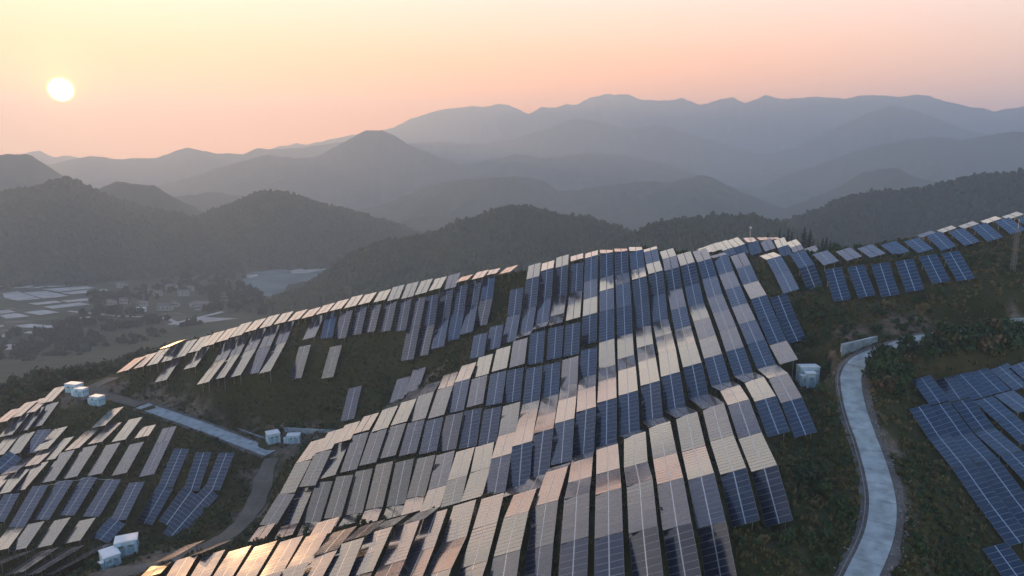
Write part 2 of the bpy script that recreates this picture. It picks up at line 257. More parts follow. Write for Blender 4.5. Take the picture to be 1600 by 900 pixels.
[-12.7,182.58,122.71,0.1078,0.9877,0.1131,0.9395,-0.1384,0.3134,11.24,11,0,18,1,"c",4.45],
[-13.79,171.5,119.76,0.0797,0.9191,0.3858,0.9326,-0.2055,0.2969,12.02,12,0,18,2,"p",4.51],
[-14.6,155.97,116.21,0.1209,0.7949,0.5946,0.8586,-0.3844,0.3393,10.08,10,0,18,3,"b",5.03],
[-15.44,142.5,112.94,0.0614,0.9651,0.2545,0.9279,-0.1491,0.3416,11.57,11,0,18,4,"g",4.54],
[-16.16,132.76,111.19,0.0863,0.9939,0.0682,0.9377,-0.1042,0.3314,8.36,8,0,18,5,"c",4.48],
[-17.44,181.7,120.67,0.0617,0.9958,0.0675,0.9507,-0.0792,0.2999,10.08,10,0,19,0,"d",4.39],
[-18.44,170.77,118.44,0.111,0.9463,0.3036,0.9158,-0.216,0.3386,12.49,12,0,19,1,"g",4.64],
[-19.39,157.24,114.82,0.0721,0.8895,0.4512,0.9184,-0.2356,0.3178,10.55,10,0,19,2,"p",4.66],
[-20.19,143.51,110.86,0.147,0.8046,0.5754,0.8279,-0.4184,0.3736,10.0,10,0,19,3,"b",5.3],
[-20.92,135.85,108.09,0.0001,0.9996,-0.0286,0.9589,0.008,0.2838,7.29,7,0,19,4,"c",4.33],
[-22.33,180.87,118.76,0.1263,0.9915,0.0304,0.941,-0.1295,0.3128,8.65,8,0,20,0,"d",4.48],
[-23.41,171.11,116.96,0.0914,0.9527,0.2898,0.924,-0.1896,0.3322,11.51,11,0,20,1,"g",4.62],
[-24.33,158.87,113.59,0.0964,0.8864,0.4527,0.9078,-0.2648,0.3252,10.41,10,0,20,2,"p",4.78],
[-25.14,145.15,108.6,0.0842,0.7855,0.6131,0.855,-0.3729,0.3604,10.95,11,0,20,3,"b",5.25],
[-25.4,137.28,105.76,-0.0554,0.9882,-0.1427,0.9651,0.0896,0.2461,7.23,7,0,20,4,"d",4.24],
[-26.86,180.43,116.93,0.1558,0.9873,0.0324,0.9341,-0.1579,0.3201,8.4,8,0,21,0,"k",4.56],
[-28.07,170.88,115.66,0.0993,0.9742,0.2025,0.9315,-0.1625,0.3255,11.11,11,0,21,1,"c",4.59],
[-29.37,160.34,112.15,0.1335,0.8761,0.4632,0.8873,-0.3139,0.338,10.18,10,0,21,2,"p",5.0],
[-30.42,147.89,106.62,0.0998,0.77,0.6302,0.832,-0.4119,0.3716,11.14,11,0,21,3,"b",5.3],
[-31.03,140.31,103.13,0.0163,0.9998,-0.0069,0.956,-0.0136,0.2932,6.59,6,0,21,4,"c",4.37],
[-32.11,177.98,114.88,0.0988,0.99,-0.1008,0.9525,-0.0647,0.2977,5.56,5,0,22,0,"k",4.42],
[-32.91,170.15,114.08,0.0998,0.9732,0.207,0.9307,-0.1649,0.3265,10.43,10,0,22,1,"c",4.63],
[-34.21,160.66,110.35,0.1168,0.8763,0.4674,0.8942,-0.2976,0.3345,10.42,10,0,22,2,"p",5.0],
[-35.58,149.55,104.14,0.0929,0.753,0.6514,0.8536,-0.397,0.3372,10.77,10,0,22,3,"b",5.3],
[-36.12,142.5,101.03,0.0128,0.9911,-0.1322,0.9608,0.0245,0.2763,6.04,6,0,22,4,"d",4.32],
[-38.17,171.9,112.15,0.1065,0.9834,0.1471,0.9347,-0.1494,0.3224,8.96,9,0,23,0,"c",4.62],
[-39.15,161.82,108.54,0.0966,0.8752,0.4741,0.9023,-0.278,0.3294,11.51,11,0,23,1,"p",4.98],
[-40.7,150.85,102.28,0.1275,0.7484,0.6509,0.8604,-0.4099,0.3028,10.39,10,0,23,2,"b",5.3],
[-41.46,144.61,98.88,0.0419,0.9991,0.006,0.9515,-0.0417,0.3048,4.7,4,0,23,3,"c",4.45],
[-42.95,170.96,110.05,0.0418,0.9935,0.1061,0.9505,-0.0723,0.3022,10.09,10,0,24,0,"d",4.48],
[-44.43,162.51,106.28,0.097,0.9324,0.3483,0.9085,-0.2258,0.3517,12.08,12,0,24,1,"g",4.93],
[-46.18,152.62,99.95,0.1378,0.738,0.6606,0.8817,-0.3953,0.2577,10.19,10,0,24,2,"b",5.3],
[-46.62,145.95,97.0,-0.1004,0.991,-0.0885,0.9652,0.1186,0.2329,5.9,6,0,24,3,"d",4.17],
[-47.52,170.26,108.06,0.0694,0.9852,0.1564,0.9418,-0.1164,0.3154,10.04,10,0,25,0,"o",4.6],
[-48.88,161.05,104.56,0.1978,0.8261,0.5277,0.8786,-0.3881,0.2782,10.31,10,0,25,1,"p",5.3],
[-51.5,154.29,98.07,0.1607,0.8355,0.5255,0.8598,-0.38,0.3412,9.97,10,0,25,2,"p",5.3],
[-52.09,147.02,95.75,-0.0784,0.9954,-0.0554,0.9649,0.0897,0.2467,6.26,6,0,25,3,"d",4.21],
[-52.63,170.72,105.13,0.1594,0.9623,0.2202,0.9094,-0.2299,0.3466,9.39,9,0,26,0,"o",4.99],
[-54.36,162.16,101.69,0.2057,0.8409,0.5006,0.8684,-0.3927,0.3028,9.61,9,0,26,1,"g",5.3],
[-56.56,154.34,97.16,0.2688,0.8396,0.472,0.8948,-0.399,0.2002,9.01,9,0,26,2,"g",5.3],
[-57.99,147.42,95.01,0.0562,0.9973,0.0476,0.9469,-0.0683,0.3142,6.3,6,0,26,3,"d",4.57],
[1.53,111.01,121.63,0.1953,0.9807,-0.0082,0.9083,-0.1777,0.3786,8.52,8,1,0,0,"o",4.52],
[-0.05,101.97,121.09,0.1509,0.9815,0.1177,0.9012,-0.1855,0.3916,9.92,10,1,0,1,"c",4.57],
[-1.27,93.04,119.5,0.1107,0.965,0.2377,0.8867,-0.204,0.4148,8.41,8,1,0,2,"g",4.66],
[-4.02,112.17,119.62,0.1003,0.995,0.0037,0.9345,-0.0954,0.3428,10.61,10,1,1,0,"o",4.43],
[-5.21,101.79,119.25,0.1273,0.9895,0.0682,0.9167,-0.1437,0.3729,10.32,10,1,1,1,"c",4.54],
[-6.6,93.17,118.24,0.2013,0.963,0.179,0.8585,-0.2614,0.4412,7.29,7,1,1,2,"g",4.92],
[-9.11,111.16,118.19,0.0887,0.9943,0.059,0.9321,-0.1038,0.347,11.63,11,1,2,0,"c",4.48],
[-10.44,100.3,118.21,0.1582,0.9849,-0.0698,0.9236,-0.1226,0.3633,10.31,10,1,2,1,"o",4.55],
[-11.69,92.52,118.24,0.1601,0.98,0.1186,0.8926,-0.195,0.4064,5.51,5,1,2,2,"g",4.78],
[-16.29,114.4,117.36,0.2949,0.9397,-0.173,0.8981,-0.2107,0.386,7.08,7,1,3,0,"k",4.78],
[-14.17,108.81,117.67,0.086,0.9961,0.0178,0.9365,-0.0869,0.3396,12.24,12,1,3,1,"c",4.48],
[-15.12,97.68,117.9,0.0835,0.9942,-0.0675,0.9419,-0.0566,0.331,10.12,10,1,3,2,"c",4.45],
[-21.47,111.56,117.49,0.2331,0.9493,-0.2111,0.9213,-0.1462,0.3602,6.4,6,1,4,0,"k",4.66],
[-18.34,104.38,118.08,0.0515,0.9986,-0.0088,0.9459,-0.046,0.3213,12.26,12,1,4,1,"c",4.43],
[-18.77,93.6,118.99,0.0251,0.9834,-0.1799,0.9577,0.028,0.2864,9.47,9,1,4,2,"o",4.32],
[-25.47,110.12,116.98,0.2041,0.9661,-0.1583,0.9243,-0.1368,0.3564,7.27,7,1,5,0,"k",4.67],
[-22.94,102.42,117.68,0.1133,0.9864,0.119,0.9175,-0.1498,0.3684,11.08,11,1,5,1,"g",4.72],
[-23.42,93.22,117.81,-0.0385,0.9778,-0.2058,0.9636,0.0909,0.2513,7.65,7,1,5,2,"o",4.23],
[-27.03,100.79,116.84,0.0654,0.9893,0.1304,0.9304,-0.1077,0.3504,10.2,10,1,6,0,"g",4.63],
[-30.34,108.78,115.79,0.1353,0.9857,-0.1001,0.936,-0.094,0.3391,9.13,9,1,7,0,"o",4.6],
[-31.45,100.56,115.54,0.1441,0.9778,0.1521,0.9013,-0.1932,0.3877,7.57,7,1,7,1,"g",4.98],
[-34.34,116.13,114.01,0.0466,0.9987,0.0189,0.9468,-0.0502,0.3177,5.6,5,1,8,0,"c",4.49],
[-34.86,108.19,114.49,0.0398,0.9992,0.0046,0.9481,-0.0392,0.3154,10.34,10,1,8,1,"o",4.48],
[-35.34,100.28,114.43,0.0557,0.9882,0.143,0.9317,-0.1029,0.3483,5.57,5,1,8,2,"g",4.69],
[-39.57,108.49,113.06,-0.0026,1.0,-0.0089,0.9554,0.0051,0.2953,11.34,11,1,9,0,"o",4.39],
[-39.77,101.11,113.05,0.0815,0.9836,0.1607,0.9222,-0.1356,0.3623,3.5,4,1,9,1,"g",4.84],
[-44.68,109.5,111.35,-0.0222,0.9997,-0.0142,0.958,0.0253,0.2858,11.95,12,1,10,0,"o",4.35],
[-49.76,111.57,109.78,-0.0521,0.9983,-0.0243,0.9609,0.0567,0.2711,9.94,10,1,11,0,"c",4.28],
[-54.67,112.72,108.61,-0.1132,0.993,-0.0339,0.963,0.118,0.2422,8.8,8,1,12,0,"c",4.14],
[-59.85,113.65,107.48,-0.16,0.985,-0.0649,0.9611,0.1705,0.2172,8.03,8,1,13,0,"o",4.03],
[-65.45,115.44,106.0,-0.1808,0.9534,-0.2416,0.9549,0.229,0.1892,7.18,7,1,14,0,"d",3.95],
[-64.06,121.86,105.77,0.3785,0.9229,-0.0711,0.8557,-0.3196,0.407,8.01,8,1,15,0,"d",5.3],
[-57.31,120.09,107.54,0.5189,0.8486,-0.1034,0.7891,-0.429,0.4396,7.04,7,1,16,0,"k",5.3],
[-1.28,235.33,142.8,0.3518,0.9242,0.1486,0.8806,-0.3806,0.2824,8.03,8,2,0,0,"o",4.69],
[-6.69,235.62,142.07,0.2404,0.9588,0.1517,0.9324,-0.2715,0.2384,6.08,6,2,1,0,"c",4.46],
[-8.16,229.37,137.58,0.0669,0.8,0.5963,0.9505,-0.2329,0.2058,10.32,10,2,1,1,"p",4.38],
[-9.34,221.88,130.77,0.1644,0.6602,0.7329,0.8376,-0.4858,0.2498,10.19,10,2,1,2,"b",5.05],
[-10.94,235.34,141.11,0.1936,0.9691,0.1527,0.9347,-0.2295,0.2715,8.1,8,2,2,0,"o",4.47],
[-12.97,229.65,135.54,0.1135,0.6419,0.7583,0.8751,-0.426,0.2296,10.24,10,2,2,1,"b",4.85],
[-14.12,220.75,128.53,0.0875,0.8698,0.4856,0.922,-0.2553,0.2911,12.9,12,2,2,2,"g",4.56],
[-16.45,235.01,139.82,0.1991,0.9765,0.0821,0.9387,-0.2141,0.2701,7.78,7,2,3,0,"d",4.47],
[-17.61,228.2,134.0,0.0761,0.6534,0.7532,0.9036,-0.3645,0.2249,10.67,10,2,3,1,"b",4.72],
[-18.52,219.96,126.59,0.086,0.8107,0.579,0.9399,-0.2588,0.2228,11.72,11,2,3,2,"p",4.5],
[-20.64,234.81,138.91,0.1235,0.908,0.4004,0.9299,-0.2467,0.2727,9.07,9,2,4,0,"g",4.55],
[-22.48,228.14,132.29,0.0831,0.6345,0.7684,0.8896,-0.3948,0.2298,11.07,11,2,4,1,"b",4.86],
[-23.34,218.74,124.6,0.0587,0.8623,0.503,0.9283,-0.2325,0.2903,13.67,13,2,4,2,"g",4.58],
[-25.65,235.21,138.02,0.1441,0.9522,0.2693,0.9378,-0.2183,0.2699,9.54,9,2,5,0,"c",4.53],
[-27.26,225.95,130.65,0.0575,0.6551,0.7533,0.9134,-0.3391,0.2252,11.55,11,2,5,1,"b",4.74],
[-28.36,218.38,122.18,0.1366,0.6704,0.7293,0.8518,-0.4554,0.259,11.3,11,2,5,2,"b",5.22],
[-30.46,235.19,136.91,0.1045,0.9498,0.295,0.9454,-0.187,0.267,10.54,10,2,6,0,"c",4.5],
[-31.95,226.29,129.73,0.1143,0.6463,0.7545,0.8716,-0.4297,0.236,11.32,11,2,6,1,"b",5.1],
[-33.18,218.62,121.01,0.0968,0.6667,0.739,0.8777,-0.4073,0.2524,12.04,12,2,6,2,"b",5.07],
[-35.25,235.18,135.71,0.0601,0.9509,0.3035,0.954,-0.1441,0.2627,10.89,10,2,7,0,"c",4.45],
[-36.75,226.85,128.66,0.0901,0.6439,0.7598,0.887,-0.3988,0.2328,11.92,11,2,7,1,"b",5.03],
[-40.26,235.62,134.69,0.043,0.9569,0.2871,0.958,-0.1211,0.2601,10.39,10,2,8,0,"c",4.43],
[-41.99,227.79,127.92,0.1098,0.6463,0.7552,0.8751,-0.4231,0.2348,11.19,11,2,8,1,"b",5.2],
[-45.04,235.84,133.61,0.0636,0.9698,0.2356,0.9572,-0.1261,0.2605,8.85,8,2,9,0,"c",4.45],
[-47.48,228.62,127.09,0.1177,0.6507,0.7501,0.8725,-0.4286,0.2349,10.53,10,2,9,1,"b",5.29],
[-50.37,236.35,132.52,0.0736,0.9793,0.1886,0.9579,-0.122,0.2598,9.44,9,2,10,0,"o",4.46],
[-52.32,229.1,126.24,0.0857,0.6594,0.7469,0.898,-0.3759,0.2289,10.89,10,2,10,1,"b",5.11],
[-55.24,236.67,131.44,0.0613,0.9761,0.2085,0.9589,-0.1155,0.259,9.85,9,2,11,0,"o",4.47],
[-57.36,228.88,124.88,0.0944,0.6687,0.7375,0.8957,-0.3804,0.2303,10.77,10,2,11,1,"b",5.19],
[-59.06,218.29,115.01,0.1132,0.67,0.7337,0.8651,-0.4297,0.2589,11.72,11,2,11,2,"b",5.3],
[-60.33,236.83,130.14,0.0822,0.9798,0.1823,0.9569,-0.1287,0.2604,9.02,9,2,12,0,"o",4.51],
[-62.47,230.04,124.47,-0.02,0.8032,0.5953,0.9744,-0.1177,0.1916,11.38,11,2,12,1,"p",4.41],
[-65.38,237.03,128.72,0.0736,0.9822,0.173,0.9586,-0.1175,0.2593,8.72,8,2,13,0,"o",4.5],
[-67.94,230.76,123.66,0.0744,0.8862,0.4573,0.936,-0.2203,0.2746,11.93,11,2,13,1,"g",4.79],
[-69.83,219.85,114.44,0.1031,0.6738,0.7317,0.8773,-0.4082,0.2523,12.21,12,2,13,2,"b",5.3],
[-70.5,237.29,127.21,0.07,0.9848,0.1587,0.9597,-0.1099,0.2586,8.52,8,2,14,0,"o",4.5],
[-75.56,238.08,126.11,0.0628,0.9829,0.173,0.9602,-0.1068,0.258,8.96,9,2,15,0,"o",4.51],
[-78.6,232.16,121.23,0.0095,0.8969,0.4421,0.9538,-0.1409,0.2653,11.33,11,2,15,1,"g",4.62],
[-79.49,221.25,115.48,0.1238,0.8671,0.4824,0.9112,-0.2918,0.2907,13.45,13,2,15,2,"g",5.19],
[-80.78,238.91,125.04,0.0104,0.9819,0.1891,0.9659,-0.0589,0.2523,9.51,9,2,16,0,"o",4.42],
[-83.62,231.56,120.1,0.0075,0.9066,0.4218,0.9556,-0.1308,0.264,11.55,11,2,16,1,"g",4.61],
[-84.25,221.67,114.48,0.1038,0.8215,0.5607,0.9355,-0.2721,0.2254,11.34,11,2,16,2,"p",5.01],
[-85.94,239.18,123.78,0.0102,0.9785,0.2061,0.9654,-0.0633,0.2528,9.97,10,2,17,0,"o",4.44],
[-88.85,232.44,118.8,0.032,0.9011,0.4325,0.9498,-0.1623,0.2677,11.38,11,2,17,1,"g",4.72],
[-89.69,221.68,113.5,0.1044,0.8887,0.4465,0.9248,-0.2519,0.2852,12.7,12,2,17,2,"g",5.1],
[-91.05,239.04,122.34,0.0557,0.9772,0.2047,0.96,-0.1088,0.2581,9.89,10,2,18,0,"o",4.56],
[-94.37,232.09,117.18,0.0155,0.9043,0.4266,0.9537,-0.1415,0.2654,11.25,11,2,18,1,"g",4.68],
[-95.11,221.69,112.31,0.1115,0.9009,0.4195,0.9263,-0.2471,0.2844,11.79,11,2,18,2,"g",5.12],
[-96.03,238.64,120.85,0.007,0.9747,0.2234,0.9652,-0.065,0.2532,10.54,10,2,19,0,"o",4.47],
[-98.81,231.37,115.62,0.0181,0.9026,0.4302,0.9527,-0.1461,0.2664,11.3,11,2,19,1,"g",4.72],
[-99.86,221.14,110.78,0.1638,0.8929,0.4195,0.9073,-0.3033,0.2912,11.5,11,2,19,2,"g",5.3],
[-100.74,237.82,119.26,0.0065,0.9781,0.2083,0.9656,-0.0602,0.2528,10.35,10,2,20,0,"o",4.47],
[-105.5,237.4,117.86,0.0033,0.9752,0.2214,0.9656,-0.0607,0.253,10.77,10,2,21,0,"o",4.48],
[-108.4,229.68,113.01,0.0908,0.91,0.4046,0.937,-0.2156,0.2747,10.9,10,2,21,1,"g",5.04],
[-110.04,236.28,116.23,-0.0251,0.971,0.2377,0.9676,-0.0362,0.2501,11.49,11,2,22,0,"o",4.43],
[-114.84,235.55,114.72,-0.0225,0.959,0.2827,0.9663,-0.0517,0.2523,11.32,11,2,23,0,"c",4.48],
[-117.24,226.79,109.61,0.0399,0.9091,0.4146,0.9485,-0.1649,0.2704,11.39,11,2,23,1,"g",4.88],
[-119.48,234.82,113.41,-0.0431,0.9589,0.2804,0.968,-0.0294,0.2493,11.37,11,2,24,0,"c",4.42],
[-123.79,233.65,112.23,-0.0657,0.974,0.2168,0.9698,0.0112,0.2435,11.46,11,2,25,0,"o",4.32],
[-128.15,232.58,111.15,-0.0289,0.9822,0.1858,0.9686,-0.0184,0.2479,11.01,11,2,26,0,"o",4.41],
[-132.24,231.65,110.15,0.0955,0.9762,0.1949,0.9534,-0.146,0.2641,10.63,10,2,27,0,"o",4.86],
[-121.15,239.41,115.3,0.3212,0.9433,0.0838,0.9024,-0.3317,0.275,8.1,8,2,28,0,"o",5.3],
[-49.77,204.2,105.83,0.0433,0.8006,0.5977,0.9181,-0.2678,0.2923,12.17,12,3,0,0,"b",4.88],
[-34.66,204.85,110.1,0.0696,0.9279,0.3662,0.9464,-0.1775,0.2699,11.43,11,3,1,0,"g",4.53],
[-30.04,206.23,112.52,0.1148,0.9158,0.3848,0.9304,-0.2348,0.2813,11.95,12,3,2,0,"g",4.62],
[73.26,260.24,146.44,0.0389,0.995,0.0917,0.9405,-0.0674,0.333,9.13,9,4,0,0,"c",4.22],
[78.51,266.04,146.78,0.0812,0.9878,0.1332,0.9315,-0.1228,0.3424,10.1,10,4,1,0,"c",4.18],
[82.55,267.21,147.4,0.0888,0.9889,0.1193,0.931,-0.125,0.3431,12.18,12,4,2,0,"c",4.17],
[82.04,259.09,145.74,-0.0148,0.913,0.4076,0.927,-0.1402,0.3477,4.59,4,4,2,1,"p",4.16],
[88.45,271.91,148.03,0.0825,0.9909,0.1067,0.9329,-0.1145,0.3415,12.32,12,4,3,0,"c",4.16],
[88.05,263.52,145.93,-0.0419,0.8443,0.5343,0.9178,-0.1788,0.3546,5.41,5,4,3,1,"b",4.13],
[95.41,275.95,148.52,0.1808,0.9826,0.0428,0.9809,-0.1833,0.0651,11.16,11,4,4,0,"c",3.95],
[94.15,267.03,146.36,0.0637,0.8703,0.4884,0.8891,-0.2718,0.3684,7.88,8,4,4,1,"b",4.09],
[102.17,280.3,148.5,0.1817,0.9833,0.0027,0.9807,-0.1814,0.0732,9.0,9,4,5,0,"c",3.95],
[100.74,271.08,147.09,0.1215,0.9531,0.2771,0.9057,-0.2207,0.362,10.06,10,4,5,1,"g",4.08],
[107.73,283.3,148.3,0.1824,0.9832,-0.0097,0.9803,-0.181,0.0793,7.41,7,4,6,0,"c",3.95],
[105.86,271.08,147.99,0.2287,0.9631,0.1416,0.8906,-0.2657,0.369,11.81,11,4,7,0,"g",4.05],
[104.33,262.8,145.71,0.0617,0.8707,0.488,0.8864,-0.2725,0.3742,5.95,6,4,7,1,"b",4.04],
[111.66,273.12,147.41,0.1811,0.9785,0.0989,0.9093,-0.2049,0.3621,9.48,9,4,8,0,"c",4.05],
[110.42,266.07,146.27,0.1542,0.9523,0.2634,0.8949,-0.2476,0.3712,5.06,5,4,8,1,"g",4.03],
[114.69,262.91,146.09,0.1169,0.9662,0.2298,0.9099,-0.1969,0.3651,6.33,6,4,9,0,"g",4.03],
[80.25,189.93,152.99,-0.0069,0.9131,0.4078,0.9388,-0.1345,0.3172,7.43,7,5,0,0,"g",4.05],
[80.85,184.16,148.47,-0.1471,0.614,0.7755,0.917,-0.2093,0.3397,7.76,7,5,0,1,"b",3.99],
[86.43,189.01,153.49,0.006,0.9682,0.2503,0.9476,-0.0855,0.3078,7.99,8,5,1,0,"c",4.07],
[92.65,188.86,154.54,-0.011,0.9748,0.2228,0.9515,-0.0583,0.3019,7.18,7,5,2,0,"c",4.09],
[98.63,188.58,155.43,-0.0502,0.9705,0.236,0.9558,-0.0219,0.2933,7.16,7,5,3,0,"c",4.14],
[104.91,188.3,156.23,-0.2193,0.8977,0.382,0.9595,0.1276,0.251,5.93,6,5,4,0,"g",4.5],
[111.17,188.22,157.04,-0.1396,0.9106,0.3889,0.9594,0.0272,0.2806,6.45,6,5,5,0,"g",4.23],
[117.45,188.56,158.18,-0.0358,0.908,0.4175,0.9423,-0.1085,0.3167,7.97,8,5,6,0,"g",3.95],
[123.65,188.79,159.36,-0.0726,0.9115,0.4048,0.9506,-0.0597,0.3048,7.66,7,5,7,0,"g",4.02],
[129.96,189.02,160.62,-0.0255,0.9072,0.4199,0.9392,-0.1222,0.321,7.98,8,5,8,0,"g",3.95],
[136.49,189.55,162.26,-0.0626,0.9118,0.4059,0.9485,-0.0721,0.3085,7.14,7,5,9,0,"g",3.96],
[142.35,189.32,163.01,-0.0483,0.9111,0.4093,0.945,-0.091,0.3141,7.01,7,5,10,0,"g",3.95],
[118.06,196.61,159.2,-0.1224,0.978,0.1692,0.947,0.064,0.3149,2.23,4,9,0,0,"c",4.37],
[123.86,196.9,160.57,0.1633,0.9804,0.1098,0.9036,-0.1933,0.3822,3.54,4,9,1,0,"c",3.95],
[130.03,197.04,161.78,0.1192,0.9866,0.1118,0.9147,-0.1529,0.3742,3.59,4,9,2,0,"c",3.95],
[136.36,197.24,163.19,0.2376,0.9689,0.0687,0.8853,-0.2451,0.3951,4.41,4,9,3,0,"c",3.95],
[142.42,197.22,164.43,0.1875,0.9779,0.0925,0.8974,-0.2089,0.3887,4.28,4,9,4,0,"c",3.95],
[82.63,172.85,149.0,0.0506,0.7417,0.6688,0.9316,-0.2765,0.2361,10.36,10,6,0,0,"b",3.95],
[87.75,171.26,150.07,0.0288,0.7547,0.6554,0.9453,-0.2338,0.2276,9.95,10,6,1,0,"b",3.95],
[92.83,169.69,150.78,0.0699,0.7416,0.6672,0.9204,-0.3058,0.2435,10.3,10,6,2,0,"b",3.95],
[97.94,168.15,152.06,0.0732,0.7433,0.665,0.9191,-0.3091,0.2442,9.86,9,6,3,0,"b",3.95],
[102.95,166.67,153.92,-0.003,0.7591,0.6509,0.9593,-0.1817,0.2163,8.75,8,6,4,0,"b",3.95],
[107.58,165.13,154.87,-0.0512,0.7506,0.6588,0.9738,-0.1089,0.1998,8.82,8,6,5,0,"b",3.95],
[84.88,134.33,134.09,-0.0082,0.9163,0.4004,0.922,-0.1481,0.3578,7.62,7,7,0,0,"p",3.63],
[80.4,126.62,130.44,-0.0667,0.8726,0.4838,0.9255,-0.1271,0.3568,7.39,7,7,0,1,"b",3.64],
[80.66,119.64,127.45,-0.0049,0.952,0.3062,0.9275,-0.1102,0.3573,7.89,8,7,0,2,"p",3.65],
[80.63,111.88,124.6,0.0117,0.9251,0.3795,0.8953,-0.1788,0.4081,8.65,8,7,0,3,"b",3.63],
[80.69,104.27,121.53,-0.0269,0.9296,0.3676,0.911,-0.1286,0.3919,7.77,7,7,0,4,"b",3.63],
[89.44,134.51,134.35,0.0785,0.9298,0.3596,0.8911,-0.2272,0.3928,6.91,7,7,1,0,"g",3.63],
[84.73,126.78,130.71,-0.0677,0.8765,0.4766,0.9268,-0.1216,0.3553,7.76,7,7,1,1,"b",3.63],
[85.16,120.06,127.84,-0.0499,0.9547,0.2934,0.9446,-0.0503,0.3244,6.95,7,7,1,2,"p",3.73],
[85.27,112.62,125.1,0.0158,0.9229,0.3847,0.8907,-0.1878,0.414,8.93,9,7,1,3,"b",3.63],
[85.34,104.91,121.86,-0.036,0.9203,0.3895,0.9093,-0.1315,0.3948,7.8,7,7,1,4,"b",3.63],
[93.61,135.07,134.73,-0.1354,0.8912,0.433,0.9579,0.0061,0.2871,6.82,7,7,2,0,"p",3.83],
[89.58,127.79,131.25,-0.0838,0.8679,0.4897,0.9313,-0.1066,0.3482,7.53,7,7,2,1,"b",3.63],
[90.21,121.24,128.54,-0.0915,0.9629,0.2537,0.9583,0.0158,0.2855,6.83,7,7,2,2,"g",3.85],
[91.32,115.08,126.08,-0.2368,0.8501,0.4704,0.9688,0.1702,0.1803,6.76,6,7,2,3,"b",4.36],
[97.92,135.99,135.42,-0.2058,0.8644,0.4588,0.9662,0.105,0.2356,6.4,6,7,3,0,"p",4.1],
[94.71,129.17,132.04,-0.1808,0.9144,0.3622,0.9665,0.097,0.2377,6.03,6,7,3,1,"g",4.07],
[95.57,123.4,129.88,-0.1,0.9379,0.3321,0.9551,-0.0031,0.2964,6.42,6,7,3,2,"g",3.8],
[102.74,136.8,136.08,-0.3795,0.7566,0.5325,0.925,0.3223,0.2013,5.88,6,7,4,0,"b",4.88],
[99.69,130.64,132.97,-0.258,0.9079,0.3303,0.9626,0.2123,0.1682,5.65,5,7,4,1,"g",4.55],
[106.97,137.21,136.52,-0.3588,0.7557,0.5479,0.9329,0.3091,0.1846,5.94,6,7,5,0,"b",4.88],
[76.08,96.81,119.16,-0.0531,0.9185,0.3918,0.9122,-0.115,0.3933,6.18,6,7,6,0,"b",3.63],
[-146.59,211.26,106.28,-0.1726,0.9747,0.1419,0.9729,0.1462,0.1791,11.01,11,8,0,0,"o",3.95],
[-147.93,205.35,104.87,-0.1356,0.9833,0.1214,0.9762,0.1116,0.1859,10.27,10,8,1,0,"o",4.01],
[-150.86,203.15,104.31,-0.1394,0.9824,0.1246,0.976,0.1151,0.185,10.49,10,8,2,0,"o",3.99],
[-153.17,200.14,103.5,-0.119,0.9881,0.0974,0.9771,0.0992,0.1883,9.5,9,8,3,0,"o",4.03],
[-143.19,201.05,103.35,-0.0543,0.9215,0.3847,0.9755,-0.0333,0.2175,10.41,10,8,4,0,"g",4.45],
[-146.27,198.96,102.63,-0.0503,0.92,0.3888,0.9749,-0.0392,0.219,10.08,10,8,5,0,"g",4.48],
[-149.15,196.25,101.85,-0.0183,0.9226,0.3854,0.971,-0.0756,0.2269,8.92,9,8,6,0,"g",4.64],
[-137.95,189.55,99.65,0.0338,0.8484,0.5282,0.991,-0.0968,0.0922,8.26,8,8,7,0,"p",4.51],
[-142.19,188.59,99.38,-0.2282,0.9542,0.1934,0.9673,0.1996,0.1568,11.1,11,8,8,0,"c",3.95],
[-146.07,187.48,99.05,-0.2175,0.9628,0.1603,0.9684,0.1923,0.1591,10.18,10,8,9,0,"c",3.95],
[-134.52,190.48,100.04,-0.083,0.9744,0.209,0.9787,0.0401,0.2014,11.26,11,8,10,0,"c",4.2],
[-129.73,185.79,98.91,-0.0933,0.9758,0.1977,0.9788,0.0535,0.1975,10.95,11,8,11,0,"c",4.16],
[-130.25,174.36,95.94,0.0282,0.9437,0.3296,0.9621,-0.115,0.2471,10.47,10,8,11,1,"g",4.84],
[-129.99,163.9,92.43,-0.0258,0.8397,0.5424,0.9931,-0.0408,0.1103,8.0,8,8,11,2,"p",4.34],
[-132.6,182.99,98.08,-0.0361,0.9863,0.1612,0.9772,0.0011,0.2123,9.55,9,8,12,0,"c",4.33],
[-133.53,172.66,95.48,-0.1512,0.9756,0.1593,0.977,0.123,0.1743,11.07,11,8,12,1,"c",3.96],
[-136.7,179.34,96.72,-0.0356,0.9974,0.0625,0.9782,0.0219,0.2066,8.63,8,8,13,0,"o",4.26],
[-137.27,171.59,95.06,-0.2381,0.9697,0.0549,0.9637,0.2288,0.1376,10.25,10,8,13,1,"o",3.95],
[-140.81,180.61,97.05,0.4414,0.7125,0.5454,0.8972,-0.3412,-0.2805,5.67,5,8,14,0,"p",5.3],
[-123.41,200.56,102.75,-0.0455,0.9883,0.1459,0.9781,0.0144,0.2078,11.57,11,8,15,0,"o",4.27],
[-124.73,189.52,100.23,-0.0485,0.9912,0.123,0.9783,0.0222,0.2062,11.22,11,8,15,1,"o",4.25],
[-124.8,177.92,97.26,-0.0594,0.933,0.355,0.9753,-0.0215,0.2197,11.51,11,8,15,2,"g",4.41],
[-124.13,164.52,92.6,0.0154,0.8454,0.5339,0.9905,-0.0859,0.1076,11.7,11,8,15,3,"p",4.49],
[-122.73,154.49,89.37,-0.2799,0.9598,0.0197,0.9559,0.2767,0.0989,10.6,10,8,15,4,"o",3.95],
[-119.49,192.07,101.08,-0.0414,0.9918,0.1211,0.978,0.0154,0.208,11.58,11,8,16,0,"o",4.27],
